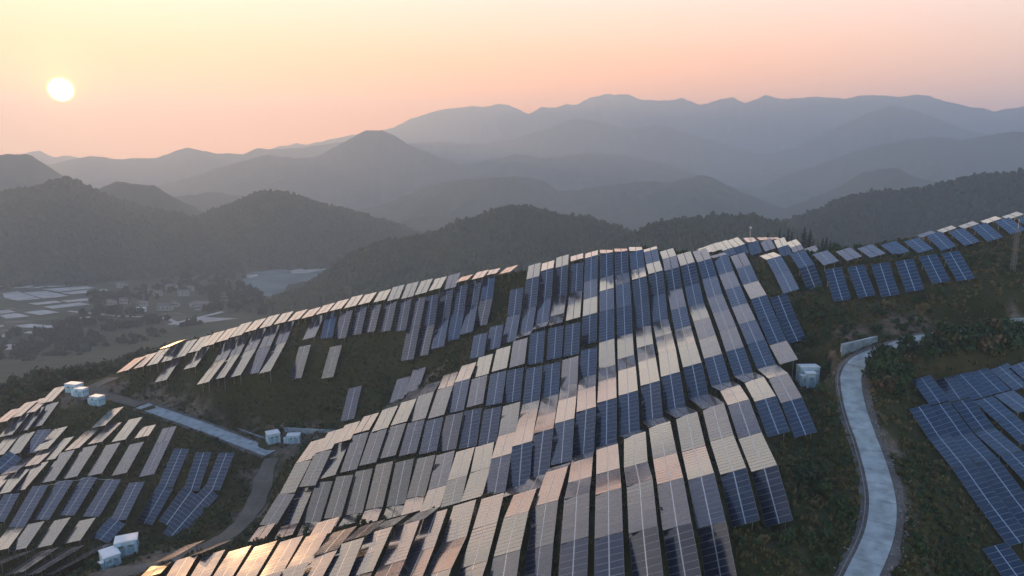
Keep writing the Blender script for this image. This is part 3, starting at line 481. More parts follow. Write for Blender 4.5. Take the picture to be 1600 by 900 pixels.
[-119.43,179.32,97.93,-0.0415,0.9284,0.3694,0.9727,-0.0468,0.2271,11.78,11,8,16,1,"g",4.49],
[-118.94,166.33,93.31,0.0825,0.845,0.5284,0.986,-0.1463,0.0799,11.29,11,8,16,2,"p",4.68],
[-118.29,154.96,89.77,-0.0802,0.9551,0.2852,0.9777,0.0196,0.2092,8.65,8,8,16,3,"g",4.27],
[-113.89,193.8,101.58,-0.0862,0.9781,0.1895,0.9788,0.0476,0.1993,12.17,12,8,17,0,"c",4.18],
[-113.34,180.34,98.3,-0.0406,0.9272,0.3723,0.9724,-0.049,0.228,11.66,11,8,17,1,"g",4.48],
[-113.31,167.75,93.68,0.0905,0.8424,0.5311,0.9835,-0.1595,0.0854,11.19,11,8,17,2,"p",4.71],
[-112.75,156.19,89.98,-0.0438,0.9547,0.2943,0.9736,-0.0253,0.227,8.91,9,8,17,3,"g",4.43],
[-107.9,192.57,101.42,-0.1982,0.9775,0.0726,0.97,0.185,0.158,7.44,7,8,18,0,"c",3.95],
[-106.81,180.69,98.33,-0.0444,0.9265,0.3736,0.9728,-0.0451,0.2274,11.78,11,8,18,1,"g",4.45],
[-106.65,167.17,93.54,0.1074,0.8411,0.5301,0.9793,-0.1815,0.0895,10.86,10,8,18,2,"p",4.77],
[-106.71,157.09,90.02,-0.019,0.9561,0.2926,0.9697,-0.0537,0.2385,7.44,7,8,18,3,"g",4.53],
[-100.56,190.06,101.42,-0.1417,0.9481,0.2847,0.9783,0.0903,0.1863,6.99,7,8,19,0,"g",4.1],
[-99.63,181.02,98.08,-0.0712,0.923,0.3782,0.9757,-0.0144,0.2186,12.42,12,8,19,1,"g",4.35],
[-99.21,165.55,93.47,0.0231,0.8627,0.5051,0.9847,-0.1069,0.1377,11.17,11,8,19,2,"p",4.52],
[-100.4,158.44,89.29,0.3702,0.7995,0.473,0.9281,-0.3398,-0.152,5.74,5,8,19,3,"p",5.3],
[-91.57,175.22,98.13,0.0929,0.7614,0.6416,0.9849,-0.1647,0.0529,11.2,11,8,20,0,"b",4.57],
[-93.26,167.29,91.36,0.2347,0.7355,0.6355,0.9656,-0.2516,-0.0655,9.99,10,8,20,1,"b",4.88],
[-84.29,173.37,97.93,0.0397,0.7392,0.6723,0.9897,-0.1215,0.0751,10.91,10,8,21,0,"b",4.43],
[-86.57,166.35,91.11,0.4281,0.6218,0.6558,0.9002,-0.3575,-0.2486,9.6,9,8,21,1,"b",5.3],
[-78.01,172.54,98.36,0.1058,0.7561,0.6459,0.9783,-0.1956,0.0688,10.69,10,8,22,0,"b",4.62],
[-80.26,166.85,93.07,0.5653,0.5515,0.6134,0.8142,-0.4925,-0.3076,5.98,6,8,22,1,"b",5.3],
[-84.17,162.64,88.71,0.5238,0.6069,0.5977,0.8465,-0.4489,-0.286,8.46,8,8,22,2,"b",5.3],
[-110.33,145.12,89.23,0.0548,0.996,-0.0703,0.9715,-0.0369,0.2343,11.1,11,8,23,0,"d",4.49],
[-105.7,145.44,89.23,0.2137,0.976,-0.0425,0.9351,-0.1917,0.298,12.55,12,8,24,0,"d",5.3],
[-100.6,146.08,89.07,0.3776,0.9252,-0.0372,0.8705,-0.341,0.3549,14.1,13,8,25,0,"d",5.3],
[-116.38,146.08,89.22,0.2781,0.9506,-0.1382,0.9246,-0.2259,0.3068,7.89,8,8,26,0,"d",5.3],
[-95.47,142.48,89.0,-0.058,0.9749,-0.2148,0.9801,0.0965,0.1736,6.92,7,8,27,0,"d",4.04]]
BARE=[[-120.7,221.56,6],[-112.28,217.6,6.5],[-103.61,212.62,6.5],[-94.63,208.38,6],[-85.92,204.23,6],[-74.17,199.21,6],[-61.28,195.16,7],[-65.73,191.05,6],[-31.23,202.13,5],[-23.64,204.59,5],[115.32,153.26,3.5],[79.19,155.38,4.5],[87.7,153.62,4],[-76.19,129.23,8],[-74.43,136.16,6],[-81.44,129.09,6],[-139.02,210.74,7],[-70.31,177.37,5],[-65.19,160.82,5],[69.35,147.34,4],[91.77,150.71,5],[-43.96,186.67,5],[-135.79,222.81,6],[62.78,108.0,3.5],[60.55,101.67,3.5],[68.68,120.68,3.5]]
CROPS=[[[-561.3,778.7],[-523.4,783.1],[-508.7,771.4],[-546.6,764.2]],[[-575.6,762.6],[-547.4,766.4],[-535.1,756.4],[-563.1,750.2]],[[-486.4,725.1],[-454.0,729.9],[-440.4,717.3],[-472.4,709.7]],[[-450.3,631.2],[-419.6,635.5],[-406.7,624.1],[-437.0,617.2]],[[-389.9,631.2],[-363.8,635.2],[-353.1,624.7],[-379.1,618.3]],[[-446.9,711.1],[-407.1,717.3],[-390.7,700.9],[-429.9,691.0]],[[-392.4,700.9],[-358.0,706.2],[-344.9,692.3],[-379.0,683.9]],[[-549.3,721.6],[-535.1,724.1],[-527.5,717.3],[-541.4,713.2]],[[-529.4,804.0],[-512.2,807.7],[-502.8,798.0],[-519.5,792.0]],[[-468.0,770.6],[-444.5,773.0],[-436.6,766.6],[-460.5,762.6]],[[-418.9,804.0],[-397.7,807.2],[-389.8,798.8],[-411.1,793.7]],[[-420.8,725.1],[-404.8,728.1],[-397.5,720.2],[-413.3,715.2]],[[-619.3,845.1],[-600.9,848.0],[-592.1,840.4],[-610.2,835.6]],[[-623.1,831.0],[-611.5,833.5],[-604.4,826.8],[-615.5,822.7]],[[-530.9,821.8],[-517.3,824.0],[-511.2,818.2],[-524.7,814.6]],[[-755.4,1045.2],[-713.6,1051.3],[-694.9,1035.2],[-736.2,1025.4]],[[-725.7,1090.4],[-702.6,1095.1],[-690.2,1082.6],[-712.7,1074.9]],[[-412.2,754.8],[-395.3,757.6],[-388.4,750.2],[-405.3,745.7]],[[-364.0,711.1],[-344.3,715.2],[-335.5,704.3],[-354.9,697.6]],[[-422.5,607.4],[-399.1,609.5],[-391.2,603.8],[-415.0,600.3]]]
GROUND=[[-134.88,232.58,101.46],[-118.89,227.19,99.83],[-106.38,219.17,100.43],[-82.15,211.17,101.18],[-65.12,209.27,101.89],[-47.96,206.19,107.24],[-41.07,213.04,111.27],[-54.84,219.95,115.64],[-19.98,208.38,119.03],[-35.3,203.09,112.44],[-53.36,194.22,97.49],[-62.76,200.52,98.56],[-2.15,226.94,131.39],[-6.16,216.22,128.44],[-78.04,218.42,107.34],[-96.99,222.81,103.63],[-29.6,190.92,112.63],[-43.52,185.61,105.95],[-186.62,248.78,84.59],[-216.47,286.63,80.31],[-187.79,278.54,91.54],[-155.12,251.43,98.89],[77.34,186.82,145.38],[77.06,166.29,144.38],[91.03,160.42,145.64],[93.8,151.94,143.77],[109.62,154.82,148.33],[120.58,162.79,152.93],[128.62,174.54,155.93],[82.42,157.92,143.11],[71.62,152.96,138.27],[62.86,144.4,130.51],[63.91,134.12,129.94],[58.02,120.46,127.57],[51.67,105.75,125.01],[47.18,93.24,123.37],[40.8,89.25,123.81],[38.85,91.41,124.48],[76.48,209.52,147.15],[105.55,160.55,151.78],[99.81,163.08,148.99],[115.0,166.04,153.97],[69.81,148.57,136.53],[81.04,140.11,134.8],[89.59,143.74,137.94],[102.68,143.15,140.24],[78.0,129.37,131.71],[75.18,121.4,127.16],[72.52,108.53,123.56],[69.29,97.81,120.6],[62.76,96.9,121.15],[61.61,102.59,124.43],[106.7,140.85,138.79],[128.99,163.5,151.26],[82.1,140.64,140.38],[87.79,141.39,141.71],[95.19,142.53,142.38],[102.68,143.6,142.66],[118.89,148.63,142.38],[149.2,191.7,160.73],[26.64,87.43,124.96],[34.1,92.67,125.77],[-70.55,173.17,93.66],[-74.78,158.97,93.9],[-76.93,141.04,95.91],[-74.88,129.09,97.29],[-63.83,125.69,100.88],[-77.96,183.47,94.36],[-63.66,173.79,97.04],[-55.95,155.56,97.43],[-140.56,203.56,104.02]]
ROAD_R=[[107.57,148.71,142.79],[98.43,147.64,142.48],[89.4,146.46,141.63],[79.52,144.5,139.29],[74.62,142.7,137.82],[71.72,140.28,135.73],[69.62,135.91,134.1],[67.56,129.37,131.71],[65.9,122.96,130.06],[65.27,118.47,127.81],[62.44,110.16,126.83],[59.72,103.34,125.71],[56.48,97.52,124.53],[52.79,92.33,123.93],[49.35,88.15,123.33],[46.03,84.0,122.87]]
ROAD_L=[[-120.31,214.25,101.34],[-110.4,209.96,100.13],[-99.91,204.7,99.18],[-89.79,199.43,98.17],[-80.04,194.15,97.12],[-69.91,188.89,96.2]]
TRACK=[[-141.55,236.07,103.84],[-140.91,228.08,104.59],[-140.96,222.97,104.48],[-137.87,219.71,103.36],[-130.77,217.57,102.78],[-120.31,214.25,101.34]]
TRACK2=[[-69.91,188.89,96.2],[-69.26,183.47,94.36],[-67.47,174.1,93.19],[-65.78,162.82,92.7],[-66.03,152.73,93.13],[-67.83,142.87,94.81],[-71.19,135.09,96.76],[-75.65,128.18,97.87],[-82.29,126.13,97.78]]
BOXES=[[-141.53,214.09,105.97,4.6,2.6,3.0,-0.25,0],[-136.97,210.09,106.29,3.4,2.2,2.5,-0.2,1],[-131.08,208.61,103.84,3.6,2.4,2.8,-0.3,1],[-71.43,195.16,97.09,3.4,3.4,3.0,0.55,0],[-65.52,196.07,96.5,3.7,2.3,2.5,0.12,1],[-83.95,138.03,96.17,4.2,3.2,3.2,0.42,0],[-85.26,133.86,95.58,3.0,4.2,2.7,0.75,1],[66.53,149.55,130.85,4.2,2.2,4.0,0.03,0],[65.74,146.41,130.41,2.0,1.6,3.4,0.03,2],[64.58,147.04,130.49,1.2,1.2,2.6,0.03,3]]
WALLS=[[[[72.27,146.82,138.06],[76.68,148.42,138.48],[81.59,150.05,139.06]],2.1],[[[110.98,151.65,142.21],[119.06,151.73,142.63]],2.5],[[[-93.66,214.02,94.62],[-85.09,206.99,95.07],[-75.31,199.91,95.28]],0.9],[[[-70.15,201.46,98.17],[-60.51,199.5,98.56],[-52.45,198.48,98.56]],0.8]]
HILLS={"far":[5200,[[-0.6648,134.7],[-0.6354,160.0],[-0.6009,224.6],[-0.5901,232.6],[-0.5763,194.2],[-0.5613,206.1],[-0.5341,170.6],[-0.4266,195.4],[-0.3483,230.8],[-0.3195,270.9],[-0.2946,293.7],[-0.2822,285.2],[-0.2481,326.4],[-0.2136,359.0],[-0.1874,382.5],[-0.1724,396.6],[-0.1412,474.5],[-0.1002,534.7],[-0.0565,563.1],[-0.035,563.5],[-0.0188,586.2],[-0.0036,568.2],[0.0234,509.2],[0.0404,558.9],[0.0592,554.0],[0.0752,576.1],[0.0903,571.1],[0.1088,624.3],[0.1307,645.4],[0.1614,638.9],[0.1825,601.7],[0.222,593.9],[0.2338,610.4],[0.2578,564.1],[0.2995,607.0],[0.3154,570.6],[0.3405,614.0],[0.3613,585.4],[0.4042,595.0],[0.4358,572.9],[0.4529,594.0],[0.4976,576.6],[0.5118,589.3],[0.5261,574.2],[0.5526,529.7],[0.58,489.6],[0.5954,463.9],[0.606,484.2],[0.6226,488.0],[0.6678,502.6],[0.7057,475.5]]],"second":[4050,[[-0.6659,107.5],[-0.6063,125.2],[-0.5757,163.7],[-0.559,185.1],[-0.5402,197.5],[-0.5023,182.1],[-0.4824,188.5],[-0.4673,188.6],[-0.446,227.8],[-0.43,247.7],[-0.4071,218.7],[-0.366,209.2],[-0.3464,240.0],[-0.3181,237.1],[-0.2739,255.2],[-0.2311,284.0],[-0.179,295.7],[-0.1439,271.6],[-0.1073,282.7],[-0.0543,265.2],[0.0,294.0],[0.0406,344.0],[0.0906,417.8],[0.1255,385.2],[0.1566,349.1],[0.2018,372.2],[0.2477,328.7],[0.288,265.3],[0.3437,209.5],[0.3797,239.2],[0.4239,336.1],[0.4662,418.6],[0.4867,450.4],[0.5149,421.7],[0.5633,330.8],[0.6269,260.7],[0.711,233.7]]],"third":[3050,[[-0.6679,71.3],[-0.5963,65.4],[-0.5438,80.4],[-0.5031,58.7],[-0.4703,78.8],[-0.4362,107.1],[-0.3891,153.8],[-0.3529,184.2],[-0.3323,202.3],[-0.3187,189.4],[-0.2747,189.6],[-0.2443,231.8],[-0.2179,282.3],[-0.203,301.0],[-0.1812,304.2],[-0.1665,283.3],[-0.1422,238.2],[-0.1139,203.4],[-0.0727,160.0],[-0.0318,181.8],[0.0091,203.6],[0.0409,189.9],[0.0726,195.4],[0.1228,211.5],[0.171,189.8],[0.2327,147.1],[0.2935,73.9],[0.3376,62.4],[0.3787,128.2],[0.4159,164.1],[0.4513,211.0],[0.4907,243.8],[0.5097,259.7],[0.5473,262.5],[0.5635,248.0],[0.5834,260.7],[0.613,278.9],[0.6374,275.0],[0.7098,251.3]]],"fourth":[2150,[[-0.6747,185.5],[-0.6403,190.2],[-0.6181,195.1],[-0.5987,192.1],[-0.5866,171.4],[-0.5743,147.0],[-0.5598,122.1],[-0.5308,95.8],[-0.4753,72.3],[-0.407,90.3],[-0.3359,69.3],[-0.2526,28.4],[-0.1972,40.0],[-0.1594,66.2],[-0.1121,106.3],[-0.0767,119.6],[-0.032,127.2],[0.0219,129.1],[0.0475,113.6],[0.0668,86.5],[0.0896,88.6],[0.1427,106.5],[0.1898,116.7],[0.2205,113.3],[0.2462,128.8],[0.2606,136.4],[0.282,125.5],[0.3147,90.9],[0.3591,53.7],[0.3732,41.5],[0.403,70.4],[0.4392,107.5],[0.4637,146.6],[0.4807,155.5],[0.5033,157.5],[0.5187,139.2],[0.5432,123.1],[0.564,117.3],[0.633,101.3],[0.7168,106.4]]],"fifthback":[1650,[[-0.5731,79.0],[-0.5375,118.2],[-0.5145,135.6],[-0.5,132.6],[-0.4731,126.6],[-0.4585,110.1],[-0.4408,90.5],[-0.4152,65.9],[-0.3541,45.9],[-0.2184,33.0],[-0.1604,35.9],[-0.1449,46.1],[-0.113,50.0],[-0.0875,46.7],[-0.0747,35.9],[-0.037,14.2],[0.0186,-4.3]]],"fifth":[1350,[[-0.6871,104.0],[-0.6577,116.9],[-0.6334,125.6],[-0.6202,133.1],[-0.6009,135.5],[-0.5891,141.3],[-0.5685,150.0],[-0.5553,142.5],[-0.5395,129.5],[-0.5213,115.1],[-0.4927,101.0],[-0.4678,92.2],[-0.4318,79.4],[-0.4209,82.3],[-0.3985,93.9],[-0.3759,102.4],[-0.3584,116.8],[-0.3329,123.2],[-0.3157,120.6],[-0.2777,102.1],[-0.2481,89.5],[-0.2178,80.4],[-0.1917,66.4],[-0.1641,57.2],[-0.1111,22.6],[-0.0745,-5.7]]],"wooded":[900,[[-0.3359,7.8],[-0.3014,14.1],[-0.2562,46.0],[-0.2245,62.3],[-0.1928,73.9],[-0.1612,76.6],[-0.1292,82.0],[-0.1034,89.2],[-0.0747,100.6],[-0.0517,103.0],[-0.0258,116.1],[-0.0064,118.6],[0.0157,117.8],[0.0479,112.9],[0.0802,106.4],[0.1122,105.0],[0.1379,97.8],[0.1608,89.9],[0.1836,81.2],[0.2379,59.4],[0.2915,36.7]]],"rightback":[1020,[[0.2979,59.3],[0.3384,85.9],[0.383,98.9],[0.415,112.0],[0.4377,126.3],[0.466,136.1],[0.496,139.3],[0.5204,141.4],[0.5504,147.6],[0.5726,155.8],[0.5943,161.5],[0.6224,163.4],[0.6423,166.6],[0.687,171.3],[0.7391,171.7]]],"rightnear":[780,[[0.1205,80.5],[0.1735,98.5],[0.2008,108.8],[0.2289,113.5],[0.2488,115.2],[0.2932,120.1],[0.3226,119.3],[0.3458,118.4],[0.3665,114.2],[0.4036,99.9],[0.4441,82.9]]]}
PADDY=[[[-721.9,965.0],[-736.8,1003.5],[-702.4,1010.3],[-687.6,971.2]],[[-694.6,925.7],[-684.5,940.8],[-619.7,890.5],[-640.3,877.9],[-669.8,895.8]],[[-670.0,932.6],[-646.2,943.2],[-594.2,910.0],[-617.0,892.6]],[[-685.6,965.0],[-677.8,983.9],[-672.5,986.5],[-673.9,971.2]],[[-662.2,958.8],[-613.0,980.0],[-594.7,968.7],[-626.9,940.8]],[[-673.1,983.9],[-648.3,999.5],[-640.2,990.4],[-662.6,975.0]],[[-618.3,932.6],[-592.0,952.7],[-577.7,932.6],[-599.1,921.2]],[[-613.3,859.8],[-589.9,876.9],[-576.8,867.7],[-597.9,851.9]],[[-581.1,840.4],[-552.0,865.7],[-532.2,854.8],[-562.9,829.1]],[[-583.3,877.9],[-558.6,893.7],[-548.3,880.0],[-569.6,867.7]],[[-583.8,808.4],[-569.8,821.8],[-541.7,808.4],[-554.8,793.7]],[[-600.0,791.1],[-590.3,804.0],[-562.4,786.9],[-580.6,774.6]],[[-619.0,817.3],[-610.6,821.8],[-596.2,811.0],[-606.2,799.7]],[[-546.0,741.2],[-535.3,748.7],[-496.5,738.2],[-502.5,728.7],[-535.6,733.8]],[[-513.9,707.7],[-513.6,714.5],[-486.6,709.7],[-494.8,704.3]],[[-531.9,697.6],[-530.6,709.7],[-516.0,707.0],[-522.9,694.3],[-523.8,686.5]],[[-504.4,659.8],[-476.2,664.6],[-468.8,653.9],[-481.7,641.2],[-490.9,641.2]],[[-562.5,739.7],[-561.7,743.4],[-557.1,738.2],[-559.3,735.3]],[[-676.8,1024.0],[-676.0,1043.8],[-665.9,1029.6],[-670.6,1019.8]],[[-578.5,952.7],[-577.5,962.5],[-564.8,950.3],[-567.1,940.8]],[[-740.2,983.9],[-739.1,996.9],[-731.4,981.3],[-731.0,971.2]],[[-499.5,778.7],[-492.4,786.9],[-486.6,780.3],[-493.7,773.8]]]
LOT=[[-373.8,745.7],[-363.8,782.8],[-293.1,772.2],[-285.5,732.3],[-334.6,725.1]]
LANE=[[-534.1,814.6],[-492.5,799.7],[-455.1,786.9],[-427.7,784.4],[-395.0,774.6],[-376.4,754.8]]
LANE2=[[-379.1,745.7],[-365.6,770.6],[-346.6,811.0]]
LAKE=[[-425.1,1082.6],[-422.0,1098.3],[-410.1,1122.7],[-370.7,1148.1],[-332.4,1174.7],[-305.4,1165.7],[-287.5,1038.0],[-279.8,958.8],[-279.5,912.2],[-293.7,895.8],[-314.5,901.2],[-335.4,912.2],[-356.7,934.9],[-384.0,983.9],[-410.5,1038.0]]
SPIT=[[-364.1,1122.7],[-349.3,1148.1],[-308.1,1160.4],[-306.7,1139.5],[-329.4,1098.3],[-352.3,1093.5]]
SPIT2=[[-416.4,1059.9],[-414.4,1078.0],[-406.4,1087.3],[-398.3,1071.9],[-401.4,1049.6]]
HOUSES=[[-556.2,971.2,13],[-478.3,956.4,14],[-440.8,912.2,14],[-448.0,946.7,10],[-386.5,845.1,26],[-421.0,821.8,16],[-449.3,811.0,18],[-381.1,821.8,8],[-502.2,850.0,10],[-491.5,859.8,10],[-489.5,923.4,9],[-417.2,840.4,9],[-459.5,845.1,9],[-475.2,912.2,10]]
GROVES=[[-633.4,1038.0,35.6,60],[-596.3,1082.6,30.0,50],[-462.8,1010.3,48.8,90],[-401.2,946.7,28.1,50],[-556.9,912.2,8.4,10],[-519.2,880.0,20.6,30],[-487.5,804.0,16.9,26],[-481.7,739.7,13.1,22],[-464.4,678.2,20.6,34],[-433.0,672.0,11.2,14],[-437.3,754.8,30.0,36],[-405.4,762.6,13.1,14],[-353.3,743.4,9.4,12],[-355.3,869.8,33.8,40],[-301.3,850.0,41.2,50],[-267.0,869.8,30.0,40],[-494.5,912.2,37.5,44],[-490.3,697.6,5.6,10],[-397.9,610.0,7.5,12],[-586.2,1165.7,30.0,30],[-468.5,631.2,22.5,40],[-430.2,625.8,22.5,40],[-395.1,648.1,24.4,24],[-372.1,672.0,20.6,14],[-512.6,684.5,9.4,10],[-460.8,804.0,11.2,14],[-363.6,821.8,11.2,12],[-354.8,912.2,15.0,24],[-761.3,1082.6,37.5,40],[-695.8,1067.3,22.5,26]]
TOWER=[120.65,164.74,152.45]
MAST=[100.48,290.95,147.5]
PYLON=[-323.0,761.0]
CONIFERS=[[115.73,298.31,143.34,8],[119.63,303.23,142.45,6],[120.53,301.2,142.42,8.5],[123.42,304.23,142.33,7],[123.5,298.21,142.79,5],[124.59,293.94,141.67,10.5],[128.77,297.86,140.88,10],[130.43,297.81,140.61,6],[129.84,287.78,141.4,7],[132.36,289.72,140.86,7.5],[132.14,285.7,141.14,6.5],[130.89,293.79,140.87,4.5],[132.35,282.68,141.28,4],[112.58,303.49,143.84,5],[135.87,289.67,140.6,5]]
# ------------------------------------------------------------------ helpers
def link(name, me=None, parent=None, loc=None, rot=None):
    o = bpy.data.objects.new(name, me); COL.objects.link(o)
    if parent is not None: o.parent = parent
    if loc is not None: o.location = loc
    if rot is not None: o.rotation_euler = rot
    return o
def tag(o, label=None, cat=None, group=None, kind=None):
    if label: o['label'] = label
    if cat: o['category'] = cat
    if group: o['group'] = group
    if kind: o['kind'] = kind
    return o
def mesh_np(name, V, F, mats=(), mi=None, smooth=False):
    """V (n,3), F (m,k) int array"""
    V = np.asarray(V, np.float32); F = np.asarray(F, np.int32)
    me = bpy.data.meshes.new(name); m, k = F.shape
    me.vertices.add(len(V)); me.vertices.foreach_set('co', V.ravel())
    me.loops.add(m * k); me.loops.foreach_set('vertex_index', F.ravel())
    me.polygons.add(m); me.polygons.foreach_set('loop_start', np.arange(0, m * k, k, dtype=np.int32))
    for x in mats: me.materials.append(x)
    if mi is not None: me.polygons.foreach_set('material_index', np.asarray(mi, np.int32))
    me.polygons.foreach_set('use_smooth', np.full(m, smooth))
    me.update(calc_edges=True); me.validate()
    return me
class MB:
    def __init__(s): s.v = []; s.f = []; s.m = []
    def quadbox(s, cx, cy, cz, sx, sy, sz, mi=0, rot=None):
        M = rot or Matrix.Identity(3); b = len(s.v)
        for z in (-.5, .5):
            for x, y in ((-.5, -.5), (.5, -.5), (.5, .5), (-.5, .5)):
                s.v.append(tuple(Vector((cx, cy, cz)) + M @ Vector((x * sx, y * sy, z * sz))))
        for f in ((3, 2, 1, 0), (4, 5, 6, 7), (0, 1, 5, 4), (1, 2, 6, 5), (2, 3, 7, 6), (3, 0, 4, 7)):
            s.f.append(tuple(b + i for i in f)); s.m.append(mi)
        return s
    def bar(s, p, q, w, mi=0):
        p = Vector(p); q = Vector(q); d = q - p; M = d.to_track_quat('Z', 'Y').to_matrix()
        c = (p + q) / 2; return s.quadbox(c.x, c.y, c.z, w, w, d.length, mi, M)
    def mesh(s, name, *mats, smooth=False):
        return mesh_np(name, s.v, s.f, mats, s.m, smooth)
    def build(s, name, mats, parent=None, loc=None, rot=None):
        return link(name, s.mesh(name, *(mats if isinstance(mats, (list, tuple)) else [mats])), parent, loc, rot)
def vnoise(x, y, seed=0):
    x = np.asarray(x, float); y = np.asarray(y, float)
    xi = np.floor(x).astype(np.int64); yi = np.floor(y).astype(np.int64)
    def h(a, b):
        n = (a * 374761393 + b * 668265263 + seed * 1442695041) & 0x7fffffff
        n = ((n ^ (n >> 13)) * 1274126177) & 0x7fffffff
        return ((n ^ (n >> 16)) & 0xffff) / 65535.0
    fx = x - xi; fy = y - yi; u = fx * fx * (3 - 2 * fx); v = fy * fy * (3 - 2 * fy)
    return (h(xi, yi) * (1 - u) + h(xi + 1, yi) * u) * (1 - v) + (h(xi, yi + 1) * (1 - u) + h(xi + 1, yi + 1) * u) * v
def fbm(x, y, oct=4, seed=0):
    t = 0; a = .5; n = 0
    for i in range(oct):
        t = t + a * vnoise(x * 2 ** i, y * 2 ** i, seed + i); n += a; a *= .5
    return t / n
def sstep(a, b, x):
    t = np.clip((x - a) / (b - a), 0, 1); return t * t * (3 - 2 * t)

# ------------------------------------------------------------------ materials
def newmat(name):
    m = bpy.data.materials.new(name); m.use_nodes = True
    return m, m.node_tree, m.node_tree.nodes['Principled BSDF']
def plain(name, col, rough=.6, metal=0., noise=None, amt=.25, ior=1.45):
    m, t, b = newmat(name)
    b.inputs['Base Color'].default_value = (*col, 1); b.inputs['Roughness'].default_value = rough
    b.inputs['Metallic'].default_value = metal; b.inputs['IOR'].default_value = ior
    if noise:
        n = t.nodes.new('ShaderNodeTexNoise'); n.inputs['Scale'].default_value = noise; n.inputs['Detail'].default_value = 6
        c = t.nodes.new('ShaderNodeTexCoord'); t.links.new(c.outputs['Object'], n.inputs['Vector'])
        r = t.nodes.new('ShaderNodeValToRGB'); r.color_ramp.elements[0].position = .3; r.color_ramp.elements[1].position = .7
        r.color_ramp.elements[0].color = (*[x * (1 - amt) for x in col], 1); r.color_ramp.elements[1].color = (*[min(1, x * (1 + amt)) for x in col], 1)
        t.links.new(n.outputs['Fac'], r.inputs['Fac']); t.links.new(r.outputs['Color'], b.inputs['Base Color'])
    return m
def patchy(name, stops, scales, rough=.95, bump=0., bscale=1., spec=.2):
    """several noises mixed: stops = colours, scales = (broad, fine)"""
    m, t, b = newmat(name); L = t.links.new
    geo = t.nodes.new('ShaderNodeNewGeometry')
    n1 = t.nodes.new('ShaderNodeTexNoise'); n1.inputs['Scale'].default_value = scales[0]; n1.inputs['Detail'].default_value = 8; n1.inputs['Roughness'].default_value = .62
    n2 = t.nodes.new('ShaderNodeTexNoise'); n2.inputs['Scale'].default_value = scales[1]; n2.inputs['Detail'].default_value = 5; n2.inputs['Roughness'].default_value = .7
    L(geo.outputs['Position'], n1.inputs['Vector']); L(geo.outputs['Position'], n2.inputs['Vector'])
    mx = t.nodes.new('ShaderNodeMix'); mx.data_type = 'FLOAT'; mx.inputs[0].default_value = .4
    L(n1.outputs['Fac'], mx.inputs[2]); L(n2.outputs['Fac'], mx.inputs[3])
    r = t.nodes.new('ShaderNodeValToRGB'); el = r.color_ramp.elements
    k = len(stops)
    while len(el) < k: el.new(.5)
    for i, c in enumerate(stops): el[i].position = .30 + .40 * i / (k - 1); el[i].color = (*c, 1)
    L(mx.outputs[0], r.inputs['Fac']); L(r.outputs['Color'], b.inputs['Base Color'])
    b.inputs['Roughness'].default_value = rough; b.inputs['Specular IOR Level'].default_value = spec
    if bump:
        n3 = t.nodes.new('ShaderNodeTexNoise'); n3.inputs['Scale'].default_value = bscale; n3.inputs['Detail'].default_value = 4
        L(geo.outputs['Position'], n3.inputs['Vector'])
        bp = t.nodes.new('ShaderNodeBump'); bp.inputs['Strength'].default_value = bump; bp.inputs['Distance'].default_value = .3
        L(n3.outputs['Fac'], bp.inputs['Height']); L(bp.outputs['Normal'], b.inputs['Normal'])
    return m
def leafmat(name, stops, scale, trans=.15):
    m = patchy(name, stops, (scale, scale * 9), .8, spec=.25)
    b = m.node_tree.nodes['Principled BSDF']
    t = m.node_tree
    g = t.nodes.new('ShaderNodeObjectInfo'); hs = t.nodes.new('ShaderNodeHueSaturation')
    mr = t.nodes.new('ShaderNodeMapRange'); mr.inputs['To Min'].default_value = .65; mr.inputs['To Max'].default_value = 1.35
    t.links.new(g.outputs['Random'], mr.inputs['Value']); t.links.new(mr.outputs[0], hs.inputs['Value'])
    src = b.inputs['Base Color'].links[0].from_socket
    t.links.new(src, hs.inputs['Color']); t.links.new(hs.outputs['Color'], b.inputs['Base Color'])
    return m
M = {}
M['hillside'] = patchy('hillside_soil', [(.015, .021, .006), (.032, .036, .010), (.054, .049, .019), (.11, .086, .050)], (.045, .55), bump=.8, bscale=.9)
def add_bare(m):
    t = m.node_tree; p = t.nodes['Principled BSDF']; src = p.inputs['Base Color'].links[0].from_socket
    a = t.nodes.new('ShaderNodeAttribute'); a.attribute_name = 'bare_soil'
    n = t.nodes.new('ShaderNodeTexNoise'); n.inputs['Scale'].default_value = .8; n.inputs['Detail'].default_value = 8
    geo = t.nodes.new('ShaderNodeNewGeometry'); t.links.new(geo.outputs['Position'], n.inputs['Vector'])
    r = t.nodes.new('ShaderNodeValToRGB'); r.color_ramp.elements[0].position = .3; r.color_ramp.elements[1].position = .7
    r.color_ramp.elements[0].color = (.075, .055, .038, 1); r.color_ramp.elements[1].color = (.21, .165, .12, 1)
    t.links.new(n.outputs['Fac'], r.inputs['Fac'])
    x = t.nodes.new('ShaderNodeMix'); x.data_type = 'RGBA'; t.links.new(a.outputs['Fac'], x.inputs['Factor']); t.links.new(src, x.inputs[6]); t.links.new(r.outputs['Color'], x.inputs[7])
    t.links.new(x.outputs[2], p.inputs['Base Color'])
add_bare(M['hillside'])
M['valley'] = patchy('valley_ground', [(.022, .034, .014), (.05, .06, .024), (.085, .078, .042), (.15, .125, .08)], (.011, .07))
M['forest'] = leafmat('forest_canopy', [(.012, .024, .010), (.022, .036, .015), (.036, .046, .020), (.050, .050, .026)], .03)
M['farhill'] = patchy('far_hill_forest', [(.018, .030, .016), (.03, .042, .022), (.04, .046, .028)], (.006, .05))
M['grass'] = leafmat('slope_grass', [(.034, .042, .009), (.066, .068, .016), (.12, .098, .042), (.19, .15, .085)], .06)
M['shrub'] = leafmat('shrub_leaves', [(.018, .038, .015), (.034, .060, .022), (.065, .085, .028)], .5)
M['shrub_dry'] = leafmat('dry_shrub_leaves', [(.055, .046, .020), (.10, .078, .036), (.16, .115, .058)], .5)
